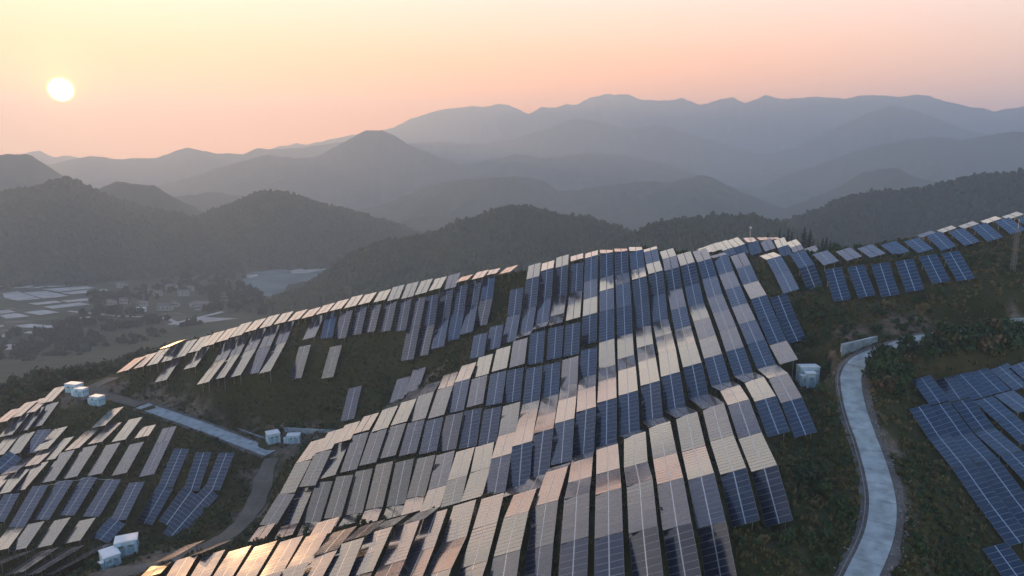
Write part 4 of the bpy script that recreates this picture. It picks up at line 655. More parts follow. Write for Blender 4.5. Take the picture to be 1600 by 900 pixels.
M['conifer'] = leafmat('conifer_needles', [(.008, .018, .010), (.014, .028, .014), (.02, .036, .018)], .4)
M['bark'] = plain('bark', (.05, .036, .025), .9, noise=3)
M['concrete'] = plain('road_concrete', (.30, .35, .36), .75, noise=.5, amt=.3)
M['wallconcrete'] = plain('wall_concrete', (.27, .33, .37), .8, noise=.9, amt=.35)
M['gravel'] = patchy('gravel_shoulder', [(.06, .055, .05), (.12, .11, .10), (.22, .21, .20)], (.5, 4.), bump=.6, bscale=5)
M['gravel_stone'] = plain('pale_stone', (.22, .21, .20), .85, noise=2., amt=.35)
M['dirt'] = patchy('dirt_track', [(.10, .085, .065), (.16, .135, .105), (.24, .21, .17)], (.12, 1.2), bump=.5, bscale=2)
M['steel'] = plain('galvanised_steel', (.50, .52, .54), .42, .85)
M['alu'] = plain('module_frame_aluminium', (.30, .31, .33), .45, .7)
M['mast_steel'] = plain('mast_steel', (.16, .17, .18), .5, .3)
M['dark_steel'] = plain('dark_steel', (.10, .105, .11), .5, .6)
M['cabin'] = plain('pale_blue_paint', (.56, .74, .82), .45, noise=1.2, amt=.10)
M['cabin_roof'] = plain('cabin_roof_paint', (.74, .76, .76), .4, noise=.8, amt=.12)
M['cabin_panel'] = plain('cabin_panel_paint', (.34, .52, .62), .45, noise=2., amt=.1)
M['cabin_dark'] = plain('vent_grey', (.10, .13, .15), .6)
M['warn'] = plain('warning_yellow', (.55, .40, .05), .6)
M['plinth'] = plain('plinth_concrete', (.22, .21, .20), .85, noise=1.5)
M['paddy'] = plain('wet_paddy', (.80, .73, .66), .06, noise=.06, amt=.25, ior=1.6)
M['lot'] = plain('graded_lot', (.42, .38, .33), .8, noise=.03, amt=.2)
M['lane'] = plain('lane_concrete', (.45, .42, .38), .8, noise=.05)
M['water'] = plain('lake_water', (.24, .29, .27), .10, noise=.02, amt=.3, ior=1.33)
M['sand'] = plain('pale_shore', (.40, .36, .30), .8, noise=.05)
M['plaster'] = plain('house_plaster', (.34, .33, .31), .8, noise=.4)
M['whiteplaster'] = plain('white_plaster', (.70, .74, .76), .7, noise=.4, amt=.1)
M['rooftile'] = plain('roof_tile', (.13, .12, .12), .7, noise=1.)
M['window'] = plain('window_glass', (.03, .035, .04), .15)

# glass of the modules: dark cells under glass with a thin film of dust
def glassmat():
    m, t, b = newmat('module_glass'); L = t.links.new
    oi = t.nodes.new('ShaderNodeObjectInfo'); geo = t.nodes.new('ShaderNodeNewGeometry')
    a = t.nodes.new('ShaderNodeMath'); a.operation = 'ADD'; L(oi.outputs['Random'], a.inputs[0]); L(geo.outputs['Random Per Island'], a.inputs[1])
    f = t.nodes.new('ShaderNodeMath'); f.operation = 'FRACT'; L(a.outputs[0], f.inputs[0])
    r = t.nodes.new('ShaderNodeValToRGB'); el = r.color_ramp.elements
    el[0].position = 0; el[0].color = (.004, .010, .030, 1); el[1].position = 1; el[1].color = (.011, .018, .040, 1)
    q = el.new(.6); q.color = (.005, .012, .034, 1)
    L(f.outputs[0], r.inputs['Fac'])
    n = t.nodes.new('ShaderNodeTexNoise'); n.inputs['Scale'].default_value = .22; n.inputs['Detail'].default_value = 5
    L(geo.outputs['Position'], n.inputs['Vector'])
    mr = t.nodes.new('ShaderNodeMapRange'); mr.inputs['From Min'].default_value = .3; mr.inputs['From Max'].default_value = .7
    mr.inputs['To Min'].default_value = .11; mr.inputs['To Max'].default_value = .19
    L(n.outputs['Fac'], mr.inputs['Value']); L(mr.outputs[0], b.inputs['Roughness'])
    L(r.outputs['Color'], b.inputs['Base Color'])
    b.inputs['IOR'].default_value = 1.2; b.inputs['Roughness'].default_value = .6
    for l in list(b.inputs['Roughness'].links): t.links.remove(l)
    # textured, dusty cover glass: the mirror share grows towards grazing views
    gl = t.nodes.new('ShaderNodeBsdfGlossy'); gl.inputs['Color'].default_value = (1, .99, .97, 1); L(mr.outputs[0], gl.inputs['Roughness'])
    lw = t.nodes.new('ShaderNodeLayerWeight'); lw.inputs['Blend'].default_value = .5
    pw = t.nodes.new('ShaderNodeMath'); pw.operation = 'POWER'; pw.inputs[1].default_value = 2.2; L(lw.outputs['Facing'], pw.inputs[0])
    fr = t.nodes.new('ShaderNodeMapRange'); fr.inputs['To Min'].default_value = .05; fr.inputs['To Max'].default_value = 1; L(pw.outputs[0], fr.inputs['Value'])
    mx = t.nodes.new('ShaderNodeMixShader'); L(fr.outputs[0], mx.inputs[0]); L(b.outputs[0], mx.inputs[1]); L(gl.outputs[0], mx.inputs[2])
    L(mx.outputs[0], t.nodes['Material Output'].inputs['Surface'])
    return m
M['glass'] = glassmat()

# ------------------------------------------------------------------ ground: one smooth hill fitted through the measured places
CTRL = []
for t in TABLES:
    c = np.array(t[0:3]); a = np.array(t[3:6]); Lh = t[9] / 2
    for k in (-.55, .55):
        p = c + a * Lh * k; CTRL.append((p[0], p[1], p[2] - 1.75))
CTRL += [tuple(p) for p in GROUND]
for pl in (ROAD_R, ROAD_L, TRACK, TRACK2): CTRL += [tuple(p) for p in pl]
for b in BOXES: CTRL.append(tuple(b[:3]))
for w in WALLS: CTRL += [tuple(p) for p in w[0]]
for c in CONIFERS: CTRL.append(tuple(c[:3]))
for t in TABLES:            # the far sides of the ridges fall away
    if (t[11] in (2, 4, 9) and t[13] == 0) or (t[11] == 0 and t[13] == 0 and 11 <= t[12] <= 15):
        p = np.array(t[0:3]); d = p[:2] / np.linalg.norm(p[:2])
        k = .55 if t[11] == 9 else 1
        for back, low in ((30, 16), (70, 42)):
            q = p[:2] + d * back; CTRL.append((q[0], q[1], p[2] - low * k))
CT = np.array(CTRL)
# thin out control points that crowd each other
keep = []; seen = {}
for i, p in enumerate(CT):
    k = (round(p[0] / 3), round(p[1] / 3))
    if k in seen: continue
    seen[k] = 1; keep.append(i)
CT = CT[keep]
def tps_k(d2): return np.where(d2 > 1e-12, .5 * d2 * np.log(np.maximum(d2, 1e-12)), 0)
SC = 100.
cx = CT[:, :2] / SC; n_c = len(CT)
K = tps_k(((cx[:, None] - cx[None]) ** 2).sum(-1)) + np.eye(n_c) * 1.2e-3
Pm = np.hstack([np.ones((n_c, 1)), cx])
A = np.block([[K, Pm], [Pm.T, np.zeros((3, 3))]])
sol = np.linalg.solve(A, np.concatenate([CT[:, 2], np.zeros(3)]))
def tps(x, y):
    x = np.ravel(x) / SC; y = np.ravel(y) / SC; o = np.empty(len(x))
    for i in range(0, len(x), 4000):
        q = np.stack([x[i:i + 4000], y[i:i + 4000]], 1)
        d2 = ((q[:, None] - cx[None]) ** 2).sum(-1)
        o[i:i + 4000] = tps_k(d2) @ sol[:n_c] + sol[n_c] + q @ sol[n_c + 1:]
    return o
def base_h(x, y):
    s2 = x ** 2 + (y - 190) ** 2
    left = 132 * np.exp(-s2 / 350 ** 2) - 3
    right = 135 * np.exp(-(np.maximum(0, y - 190)) ** 2 / 230 ** 2) * np.exp(-np.maximum(0, x - 500) ** 2 / 400 ** 2)
    w = sstep(120, 260, x)
    return np.maximum(left * (1 - w) + right * w, 0) + .5 * fbm(x / 40, y / 40, 3, 5)
def height(x, y):
    x = np.asarray(x, float); y = np.asarray(y, float); shp = x.shape; x = x.ravel(); y = y.ravel()
    w = sstep(1.0, 1.45, np.sqrt((x / 205) ** 2 + ((y - 185) / 140) ** 2))
    z = base_h(x, y); i = w < 1
    if i.any(): z[i] = z[i] * w[i] + tps(x[i], y[i]) * (1 - w[i])
    return z.reshape(shp)
GX0, GX1, GY0, GY1, GS = -270., 270., 50., 365., 1.5
gx = np.arange(GX0, GX1 + .01, GS); gy = np.arange(GY0, GY1 + .01, GS)
XX, YY = np.meshgrid(gx, gy)
ZZ = height(XX, YY)
ZZ += (fbm(XX / 9, YY / 9, 3, 11) - .5) * 1.1 + (fbm(XX / 2.6, YY / 2.6, 2, 21) - .5) * .5
def catmull(pts, step=1.0):
    P = [Vector(p) for p in pts]; P = [2 * P[0] - P[1]] + P + [2 * P[-1] - P[-2]]; o = []
    for i in range(1, len(P) - 2):
        a, b, c, d = P[i - 1:i + 3]; n = max(2, int((c - b).length / step))
        for k in range(n):
            t = k / n
            o.append(.5 * ((2 * b) + (c - a) * t + (2 * a - 5 * b + 4 * c - d) * t * t + (3 * b - a - 3 * c + d) * t ** 3))
    o.append(P[-2]); return o
def flatten(line, w0, w1, drop=0.):
    global ZZ
    L = np.array([tuple(p) for p in line])
    x0, x1 = L[:, 0].min() - w1, L[:, 0].max() + w1; y0, y1 = L[:, 1].min() - w1, L[:, 1].max() + w1
    m = (XX > x0) & (XX < x1) & (YY > y0) & (YY < y1)
    q = np.stack([XX[m], YY[m]], 1); d2 = ((q[:, None] - L[None, :, :2]) ** 2).sum(-1); j = d2.argmin(1)
    d = np.sqrt(d2[np.arange(len(j)), j]); w = 1 - sstep(w0, w1, d)
    ZZ[m] = ZZ[m] * (1 - w) + (L[j, 2] - drop) * w
def ground_z(x, y):
    fx = np.clip((np.asarray(x) - GX0) / GS, 0, len(gx) - 1.001); fy = np.clip((np.asarray(y) - GY0) / GS, 0, len(gy) - 1.001)
    i = fx.astype(int); j = fy.astype(int); u = fx - i; v = fy - j
    return (ZZ[j, i] * (1 - u) + ZZ[j, i + 1] * u) * (1 - v) + (ZZ[j + 1, i] * (1 - u) + ZZ[j + 1, i + 1] * u) * v
LR, LL, LT, LT2 = (catmull(p) for p in (ROAD_R, ROAD_L, TRACK, TRACK2))
for line, w0, w1 in ((LR, 4.2, 8), (LL, 4., 7), (LT, 3.2, 6), (LT2, 3.2, 6)): flatten(line, w0, w1, .12)
for b in BOXES: flatten([Vector(b[:3])], 3.2, 6, .05)
# ground stays clear of the tables
for it in range(4):
    for t in TABLES:
        c = np.array(t[0:3]); a = np.array(t[3:6]); b = np.array(t[6:9]); Lh = t[9] / 2
        for u in np.linspace(-1, 1, 7):
            for v in (-1, 0, 1):
                p = c + a * Lh * u + b * t[15] * .5 * v
                if not (GX0 < p[0] < GX1 and GY0 < p[1] < GY1): continue
                viol = ground_z(p[0], p[1]) - (p[2] - .75)
                if viol > 0:
                    i = int((p[0] - GX0) / GS); j = int((p[1] - GY0) / GS); r = 3
                    sl = np.s_[max(0, j - r):j + r + 2, max(0, i - r):i + r + 2]
                    d2 = (XX[sl] - p[0]) ** 2 + (YY[sl] - p[1]) ** 2
                    ZZ[sl] -= viol * np.exp(-d2 / 5.0) * 1.05
ny, nx = XX.shape
idx = np.arange(nx * ny).reshape(ny, nx)
Fq = np.stack([idx[:-1, :-1], idx[:-1, 1:], idx[1:, 1:], idx[1:, :-1]], -1).reshape(-1, 4)
V = np.stack([XX, YY, ZZ], -1).reshape(-1, 3)
bare = np.zeros(XX.shape)
for x, y, r in BARE:
    d = np.sqrt((XX - x) ** 2 + (YY - y) ** 2) / r + (fbm(XX / 3.5, YY / 3.5, 3, 91) - .5) * 1.5
    bare = np.maximum(bare, 1 - sstep(.55, 1.05, d))
gme = mesh_np('ground', V, Fq, [M['hillside']], smooth=True)
at = gme.attributes.new('bare_soil', 'FLOAT', 'POINT'); at.data.foreach_set('value', bare.ravel().astype(np.float32))
tag(link('ground', gme), kind='structure')
# the valley floor: one sheet out to the far mountains
vx = np.concatenate([np.arange(-6600, -1300, 200), np.arange(-1300, 1301, 15), np.arange(1500, 6601, 200)])
vy = np.concatenate([np.arange(-380, 0, 40), np.arange(0, 1500, 15), np.arange(1500, 5901, 200)])
VX, VY = np.meshgrid(vx.astype(float), vy.astype(float))
VZ = height(VX, VY)
hole = (VX > GX0 + 14) & (VX < GX1 - 14) & (VY > GY0 + 14) & (VY < GY1 - 14)
near = (VX > GX0 - 16) & (VX < GX1 + 16) & (VY > GY0 - 16) & (VY < GY1 + 16)
VZ = VZ - near * .6
ny2, nx2 = VX.shape; id2 = np.arange(nx2 * ny2).reshape(ny2, nx2)
F2 = np.stack([id2[:-1, :-1], id2[:-1, 1:], id2[1:, 1:], id2[1:, :-1]], -1).reshape(-1, 4)
F2 = F2[~hole.ravel()[F2].all(1)]
tag(link('valley_floor', mesh_np('valley_floor', np.stack([VX, VY, VZ], -1).reshape(-1, 3), F2, [M['valley']], smooth=True)), kind='structure')

# ------------------------------------------------------------------ hills and mountains
def hill_surface(key, wf, wb, spur):
    D, crest = HILLS[key]; cr = np.array(crest); seed = sum(map(ord, key))
    def f(az, r):
        h = np.interp(az, cr[:, 0], cr[:, 1])
        h = h + D * .0016 * (fbm(az * D / (.011 * D), np.zeros_like(az) + 2, 3, seed + 40) - .5) * 2
        t = (r - D) / np.where(r < D, wf * D, wb * D)
        u = az * D / (wf * D)
        warp = 1 + .55 * (fbm(u * 5, np.zeros_like(u), 3, seed) - .5)
        tt = np.clip(np.abs(t) * warp, 0, 1)
        prof = (1 - tt) ** 1.25 * (1 + .35 * tt)
        z = h * prof
        win = np.clip(tt * 3.5, 0, 1) * (1 - tt) ** .7
        lam = .062 * D; X_, Y_ = r * np.sin(az) / lam, r * np.cos(az) / lam
        wx = 1.6 * (fbm(X_ * .6, Y_ * .6, 2, seed + 3) - .5); wy = 1.6 * (fbm(X_ * .6 + 9, Y_ * .6, 2, seed + 4) - .5)
        rid = 1 - np.abs(2 * fbm(X_ + wx, (Y_ + wy) * .75, 4, seed + 9) - 1) * 2.2
        z = z - spur * np.abs(h) * win * (1 - rid) * .35
        return np.maximum(z, -4)
    return D, cr, f
def hill(key, wf, wb, spur, na, nr, mat):
    D, cr, f = hill_surface(key, wf, wb, spur)
    az = np.linspace(cr[0, 0], cr[-1, 0], na); r = np.unique(np.concatenate([np.linspace(D * (1 - wf), D, nr), np.linspace(D, D * (1 + wb), max(6, nr // 3))]))
    AZ, RR = np.meshgrid(az, r)
    z = f(AZ, RR); edge = np.minimum(AZ - az[0], az[-1] - AZ) / (.06 * (az[-1] - az[0]))
    if cr[0, 0] > -.62: z = np.where(AZ < az.mean(), z * sstep(0, 1, edge), z)
    V = np.stack([RR * np.sin(AZ), RR * np.cos(AZ), z], -1).reshape(-1, 3)
    a, b = AZ.shape; i = np.arange(a * b).reshape(a, b)
    F = np.stack([i[:-1, :-1], i[:-1, 1:], i[1:, 1:], i[1:, :-1]], -1).reshape(-1, 4)
    return tag(link('hill' if D < 2000 else 'mountain_range', mesh_np('hill', V, F, [mat], smooth=True)), kind='structure'), f
hill('far', .14, .12, 1.0, 700, 40, M['farhill'])
hill('second', .13, .12, 1.0, 600, 34, M['farhill'])
hill('third', .15, .14, 1.0, 600, 36, M['farhill'])
hill('fourth', .16, .14, .9, 420, 36, M['farhill'])
hf = {}
for k, wf, wb, na, nr in (('fifthback', .16, .14, 260, 30), ('fifth', .125, .14, 320, 40), ('wooded', .22, .2, 220, 40), ('rightback', .30, .2, 220, 46), ('rightnear', .22, .2, 160, 36)):
    hf[k] = hill(k, wf, wb, .7, na, nr, M['farhill'])[1]

# crown shapes: an uneven lump cut open below
def ico(sub=True):
    p = (1 + 5 ** .5) / 2
    v = [(-1, p, 0), (1, p, 0), (-1, -p, 0), (1, -p, 0), (0, -1, p), (0, 1, p), (0, -1, -p), (0, 1, -p), (p, 0, -1), (p, 0, 1), (-p, 0, -1), (-p, 0, 1)]
    f = [(0, 11, 5), (0, 5, 1), (0, 1, 7), (0, 7, 10), (0, 10, 11), (1, 5, 9), (5, 11, 4), (11, 10, 2), (10, 7, 6), (7, 1, 8), (3, 9, 4), (3, 4, 2), (3, 2, 6), (3, 6, 8), (3, 8, 9), (4, 9, 5), (2, 4, 11), (6, 2, 10), (8, 6, 7), (9, 8, 1)]
    v = [Vector(x).normalized() for x in v]; c = {}; o = []
    def mid(a, b):
        k = (min(a, b), max(a, b))
        if k not in c: v.append(((v[a] + v[b]) / 2).normalized()); c[k] = len(v) - 1
        return c[k]
    if not sub: o = f
    for a, b, d in (f if sub else ()):
        x, y, z = mid(a, b), mid(b, d), mid(d, a); o += [(a, x, z), (b, y, x), (d, z, y), (x, y, z)]
    V = np.array([tuple(q) for q in v]); F = np.array(o)
    F = F[V[F][:, :, 2].max(1) > -.35]
    return V, F
IV, IF = ico()
IV0, IF0 = ico(False)
LUMPS0 = [IV0 * (1 + .5 * (rng.random((len(IV0), 1)) - .5)) for _ in range(8)]
LUMPS = [IV * (1 + .42 * (rng.random((len(IV), 1)) - .5)) for _ in range(6)]
def lumps(pts, sx, sz, name, mat, label, cat, small=False):
    Vs = []; Fs = []; o = 0
    for i, p in enumerate(pts):
        a = rng.random() * 6.28; ca, sa = math.cos(a), math.sin(a); L = (LUMPS0[i % 8] if small else LUMPS[i % 6])
        k = .5 + 1.0 * rng.random() ** 1.8; s = sx * k; h = sz * k * (.8 + .5 * rng.random())
        q = np.stack([(L[:, 0] * ca - L[:, 1] * sa) * s, (L[:, 0] * sa + L[:, 1] * ca) * s, L[:, 2] * h], 1) + (p[0], p[1], p[2] + h * .35)
        Vs.append(q); Fs.append((IF0 if small else IF) + o); o += len(q)
    return tag(link(name, mesh_np(name, np.concatenate(Vs), np.concatenate(Fs), [mat], smooth=False)), label, cat, kind='stuff')
def cover(key, n, wf, sx, sz, label, small=False):
    D, crest = HILLS[key]; cr = np.array(crest)
    az = rng.uniform(cr[0, 0], cr[-1, 0], n); r = D * (1 + wf * (rng.random(n) ** 1.35 * -1 + .06))
    z = hf[key](az, r); ok = z > 2
    lumps(np.stack([r * np.sin(az), r * np.cos(az), z], 1)[ok], sx, sz, 'forest', M['forest'], label, 'forest', small)
cover('wooded', 11000, .20, 2.3, 3.1, 'dark forest covering the rounded hill just behind the solar ridge')
cover('rightback', 15000, .28, 2.3, 3.1, 'blue-green forest covering the long spur behind the right ridge', True)
cover('rightnear', 7000, .20, 2.1, 2.9, 'forest on the low hill behind the conifers', True)
cover('fifth', 14000, .12, 2.9, 3.5, 'hazy forest covering the twin hills beyond the paddies', True)
# woods on the lower slopes at the left, behind the first field
pts = []
while len(pts) < 1500:
    az = rng.uniform(-.72, -.36); r = rng.uniform(275, 560); x, y = r * math.sin(az), r * math.cos(az)
    if x > -150 and r < 300: continue
    if fbm(x / 45, y / 45, 3, 31) < .40: continue
    pts.append((x, y, float(height(np.array([x]), np.array([y]))[0])))
WOOD = pts

# leafy crowns: many small faces through an uneven volume
def leafy(n, rx, rz, leaf, seed, upright=.0):
    g = np.random.default_rng(seed)
    cl = g.normal(size=(9, 3)); cl /= np.linalg.norm(cl, axis=1)[:, None]; cl *= (.35 + .4 * g.random((9, 1)))
    k = g.integers(0, 9, n); d = g.normal(size=(n, 3)); d /= np.linalg.norm(d, axis=1)[:, None]
    c = cl[k] + d * (.42 * g.random((n, 1)) ** .4); c[:, 2] = c[:, 2] * 1.0
    c = c * (rx, rx, rz); c[:, 2] += rz * .85; c[:, 2] = np.maximum(c[:, 2], .05 * rz)
    nrm = d + g.normal(size=(n, 3)) * .5 + (0, 0, .3); nrm /= np.linalg.norm(nrm, axis=1)[:, None]
    t = np.cross(nrm, g.normal(size=(n, 3))); t /= np.linalg.norm(t, axis=1)[:, None]; b = np.cross(nrm, t)
    s = leaf * (.6 + .8 * g.random((n, 1)))
    V = np.stack([c + t * s, c + b * s * .55, c - t * s, c - b * s * .55], 1).reshape(-1, 3)
    return V, np.arange(4 * n).reshape(n, 4)
def joined_leafy(pts, variants, smin, smax, name, mat, label, cat):
    Vs = []; Fs = []; o = 0
    for i, p in enumerate(pts):
        V, F = variants[i % len(variants)]; a = rng.random() * 6.28; ca, sa = math.cos(a), math.sin(a); s = rng.uniform(smin, smax)
        q = np.stack([(V[:, 0] * ca - V[:, 1] * sa) * s, (V[:, 0] * sa + V[:, 1] * ca) * s, V[:, 2] * s * rng.uniform(.85, 1.2)], 1) + p
        Vs.append(q); Fs.append(F + o); o += len(q)
    return tag(link(name, mesh_np(name, np.concatenate(Vs), np.concatenate(Fs), [mat])), label, cat, kind='stuff')
CROWN = [leafy(110, 2.6, 3.0, .85, 100 + i) for i in range(5)]
joined_leafy(WOOD, CROWN, .6, 1.25, 'woodland', M['forest'], 'dark woodland on the lower slope left of the cabins', 'woodland')
pts = []
for x, y, r, n in GROVES:
    for i in range(n):
        a = rng.random() * 6.28; q = r * math.sqrt(rng.random()); pts.append((x + q * math.cos(a) * 1.2, y + q * math.sin(a) * 1.6, .3))
joined_leafy(pts, CROWN, .8, 1.9, 'tree_grove', M['forest'], 'scattered tree groves around the valley village', 'trees')

# ------------------------------------------------------------------ the valley: paddies, lake, lanes, houses
def sheet(name, pts, z, mat, thick=.25):
    n = len(pts); me = bpy.data.meshes.new(name)
    A2 = sum(pts[i][0] * pts[(i + 1) % n][1] - pts[(i + 1) % n][0] * pts[i][1] for i in range(n))
    if A2 < 0: pts = pts[::-1]
    v = [(x, y, z - thick) for x, y in pts] + [(x, y, z) for x, y in pts]
    f = [tuple(range(n, 2 * n))] + [(i, (i + 1) % n, n + (i + 1) % n, n + i) for i in range(n)]
    me.from_pydata(v, [], f); me.materials.append(mat); me.update()
    return tag(link(name, me), kind='structure')
M['crop1'] = plain('dull_green_crop', (.05, .07, .028), .9, noise=.08, amt=.4); M['crop2'] = plain('stubble_field', (.14, .115, .07), .9, noise=.08, amt=.3); M['crop3'] = plain('ploughed_soil', (.085, .065, .048), .9, noise=.08, amt=.3)
for i, p in enumerate(CROPS): sheet('crop_field', p, .75 + .01 * (i % 3), M['crop%d' % (i % 3 + 1)])
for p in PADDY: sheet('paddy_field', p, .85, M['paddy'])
sheet('building_lot', LOT, .9, M['lot'])
def ribbon(name, pts, w, z, mat):
    L = [Vector((p[0], p[1], z)) for p in pts]; a = []; b = []
    for i, p in enumerate(L):
        d = (L[min(i + 1, len(L) - 1)] - L[max(i - 1, 0)]).normalized(); nn = Vector((-d.y, d.x, 0))
        a.append((p + nn * w / 2)[:2]); b.append((p - nn * w / 2)[:2])
    return sheet(name, a + b[::-1], z, mat)
ribbon('lane', LANE, 5, .9, M['lane']); ribbon('lane', LANE2, 7, 1.0, M['lane'])
lk = [tuple(p)[:2] for p in catmull([(x, y, 0) for x, y in LAKE] + [(*LAKE[0], 0)], 12)][:-1]
sheet('lake', lk, 1.1, M['water']); sheet('shore', SPIT, 1.3, M['sand']); sheet('shore', SPIT2, 1.3, M['sand'])
def gable(mb, w, d, h, rh, mi=0):
    b = len(mb.v); o = .5
    mb.v += [(-w / 2 - o, -d / 2 - o, h), (w / 2 + o, -d / 2 - o, h), (w / 2 + o, d / 2 + o, h), (-w / 2 - o, d / 2 + o, h), (-w / 2 - o, 0, h + rh), (w / 2 + o, 0, h + rh)]
    return b
def house(x, y, w, label, white=False, flat=False):
    t = tag(link('house', None, loc=(x, y, .4), rot=(0, 0, random.uniform(-.3, .3))), label, 'house')
    d = w * .6; h = 6.2 if w < 17 else 4.6
    if white: d, h, t.rotation_euler.z = 8, 5, 0
    m1 = M['whiteplaster'] if white else M['plaster']
    MB().quadbox(0, 0, h / 2, w, d, h).build('wall', m1, t)
    if white or flat: MB().quadbox(0, 0, h + .15, w + .6, d + .6, .3).build('roof', m1 if white else M['rooftile'], t)
    else:
        me = bpy.data.meshes.new('roof'); rh = d * .28; o = .6
        v = [(-w / 2 - o, -d / 2 - o, h), (w / 2 + o, -d / 2 - o, h), (w / 2 + o, d / 2 + o, h), (-w / 2 - o, d / 2 + o, h), (-w / 2 - o, 0, h + rh), (w / 2 + o, 0, h + rh)]
        me.from_pydata(v, [], [(0, 1, 5, 4), (2, 3, 4, 5), (0, 4, 3), (1, 2, 5), (3, 2, 1, 0)]); me.materials.append(M['rooftile']); link('roof', me, t)
    nw = 4 if white else 3
    for i in range(nw):
        MB().quadbox((i - (nw - 1) / 2) * w / nw, -d / 2 - .04, h * .55, 1.5, .1, 1.6).build('window', M['window'], t)
for i, (x, y, w) in enumerate(HOUSES):
    if i == 6: house(x, y, w, 'long flat white building with dark windows standing alone among the trees', True)
    elif i == 4: house(x, y, w, 'long low shed with grey roof between village and pale lot', False, True)
    else:
        house(x, y, w, 'small hazy village house among trees in the valley'); bpy.context.view_layer.objects
for o in COL.objects:
    if o.name.startswith('house') and o.parent is None and 'village house' in o.get('label', ''): o['group'] = 'village houses in the valley'

# ------------------------------------------------------------------ roads, tracks, walls
def strip(name, line, w, dz, thick, mat, parent=None, kind=None, wob=0., seed=0, follow=False):
    n = len(line); v = []
    for i, p in enumerate(line):
        d = (line[min(i + 1, n - 1)] - line[max(i - 1, 0)]); nn = Vector((-d.y, d.x, 0)).normalized()
        wl = w / 2 + wob * (float(fbm(np.array([i * .23]), np.array([1.]), 3, seed)[0]) - .5); wr = w / 2 + wob * (float(fbm(np.array([i * .23]), np.array([9.]), 3, seed)[0]) - .5)
        for q in (p + nn * wl, p - nn * wr):
            z = (float(ground_z(q.x, q.y)) if follow else p.z) + dz
            v.append((q.x, q.y, z)); v.append((q.x, q.y, z - thick))
    f = []
    for i in range(n - 1):
        a = 4 * i; b = a + 4
        f += [(a, b, b + 2, a + 2)[::-1], (a + 1, a + 3, b + 3, b + 1)[::-1], (a, a + 1, b + 1, b)[::-1], (a + 2, b + 2, b + 3, a + 3)[::-1]]
    f += [(0, 2, 3, 1)[::-1], (4 * n - 4, 4 * n - 3, 4 * n - 1, 4 * n - 2)[::-1]]
    o = link(name, mesh_np(name, v, f, [mat]), parent)
    if kind: o['kind'] = kind
    return o
def road(name, line, w, seed, slab=5):
    r = strip(name, line, w + 2.6, 0.02, .5, M['gravel'], None, 'structure', 1.6, seed)
    n = len(line)
    for i in range(0, n - 1, slab):
        seg = [p.copy() for p in line[i:min(i + slab + 1, n)]]
        if len(seg) < 2: break
        d = (seg[-1] - seg[-2]).normalized(); seg[-1] -= d * .11
        strip('slab', seg, w, .13 + random.uniform(-.008, .008), .3, M['concrete'], r)
    return r
road('road', LR, 3.9, 3); road('road', LL, 4.6, 4, 5)
def offset_line(line, o):
    q = []
    for i, p in enumerate(line):
        d = line[min(i + 1, len(line) - 1)] - line[max(i - 1, 0)]; q.append(p + Vector((-d.y, d.x, 0)).normalized() * o)
    return q
dr = strip('drain_kerb', offset_line(LR[14:], -2.5), .14, .15, .6, M['plinth']); tag(dr, 'low dark concrete kerb along the left side of the road', 'kerb')
Vs = []; Fs = []; o_ = 0
for i in range(900):
    p = LR[int(rng.integers(10, len(LR)))] ; j = LR.index(p); d = LR[min(j + 1, len(LR) - 1)] - LR[max(j - 1, 0)]; nn = Vector((-d.y, d.x, 0)).normalized()
    q = p + nn * float(rng.uniform(2.1, 4.2)) * (1 if rng.random() < .85 else -1) + Vector((float(rng.normal()) * .4, float(rng.normal()) * .4, 0)); z = float(ground_z(q.x, q.y)) + .1; s = .05 + .14 * rng.random() ** 3
    L_ = LUMPS[i % 6] * (s, s * 1.3, s * .7) + (q.x, q.y, z); Vs.append(L_); Fs.append(IF + o_); o_ += len(L_)
tag(link('roadside_stones', mesh_np('roadside_stones', np.concatenate(Vs), np.concatenate(Fs), [M['gravel_stone']])), 'loose pale stones strewn along the road shoulder', 'stones', kind='stuff')
tag(strip('dirt_track', LT[:-1], 4.4, .1, .5, M['dirt'], None, 'structure', 1.6, 5))
tag(strip('dirt_track', LT2[2:], 4.6, .1, .5, M['dirt'], None, 'structure', 2.0, 6))
WL = ['grey concrete retaining wall on the outside of the road bend', 'pale concrete retaining wall at the right edge below bare earth', 'long low blue-grey channel wall between concrete track and cabin', 'thin low wall running behind the two middle cabins']
for (pl, h), lb in zip(WALLS, WL):
    line = catmull(pl, 1.2); v = []; n = len(line)
    for i, p in enumerate(line):
        d = line[min(i + 1, n - 1)] - line[max(i - 1, 0)]; nn = Vector((-d.y, d.x, 0)).normalized(); gz = float(ground_z(p.x, p.y))
        z = p.z
        for q, zz in ((p + nn * .22, z + h), (p - nn * .22, z + h), (p - nn * .3, min(gz, z) - 1), (p + nn * .3, min(gz, z) - 1)): v.append((q.x, q.y, zz))
    f = []
    for i in range(n - 1):
        for k in range(4): f.append((4 * i + k, 4 * i + (k + 1) % 4, 4 * i + 4 + (k + 1) % 4, 4 * i + 4 + k))
    f += [(3, 2, 1, 0), (4 * n - 4, 4 * n - 3, 4 * n - 2, 4 * n - 1)]
    o = link('retaining_wall', mesh_np('retaining_wall', v, f, [M['wallconcrete']])); tag(o, lb, 'wall')
    if h > 1.5:     # coping along the top
        v = []
        for i, p in enumerate(line):
            d = line[min(i + 1, n - 1)] - line[max(i - 1, 0)]; nn = Vector((-d.y, d.x, 0)).normalized()
            for q, zz in ((p + nn * .32, p.z + h + .12), (p - nn * .32, p.z + h + .12), (p - nn * .32, p.z + h + .004), (p + nn * .32, p.z + h + .004)): v.append((q.x, q.y, zz))
        link('coping', mesh_np('coping', v, f, [M['concrete']]), o)

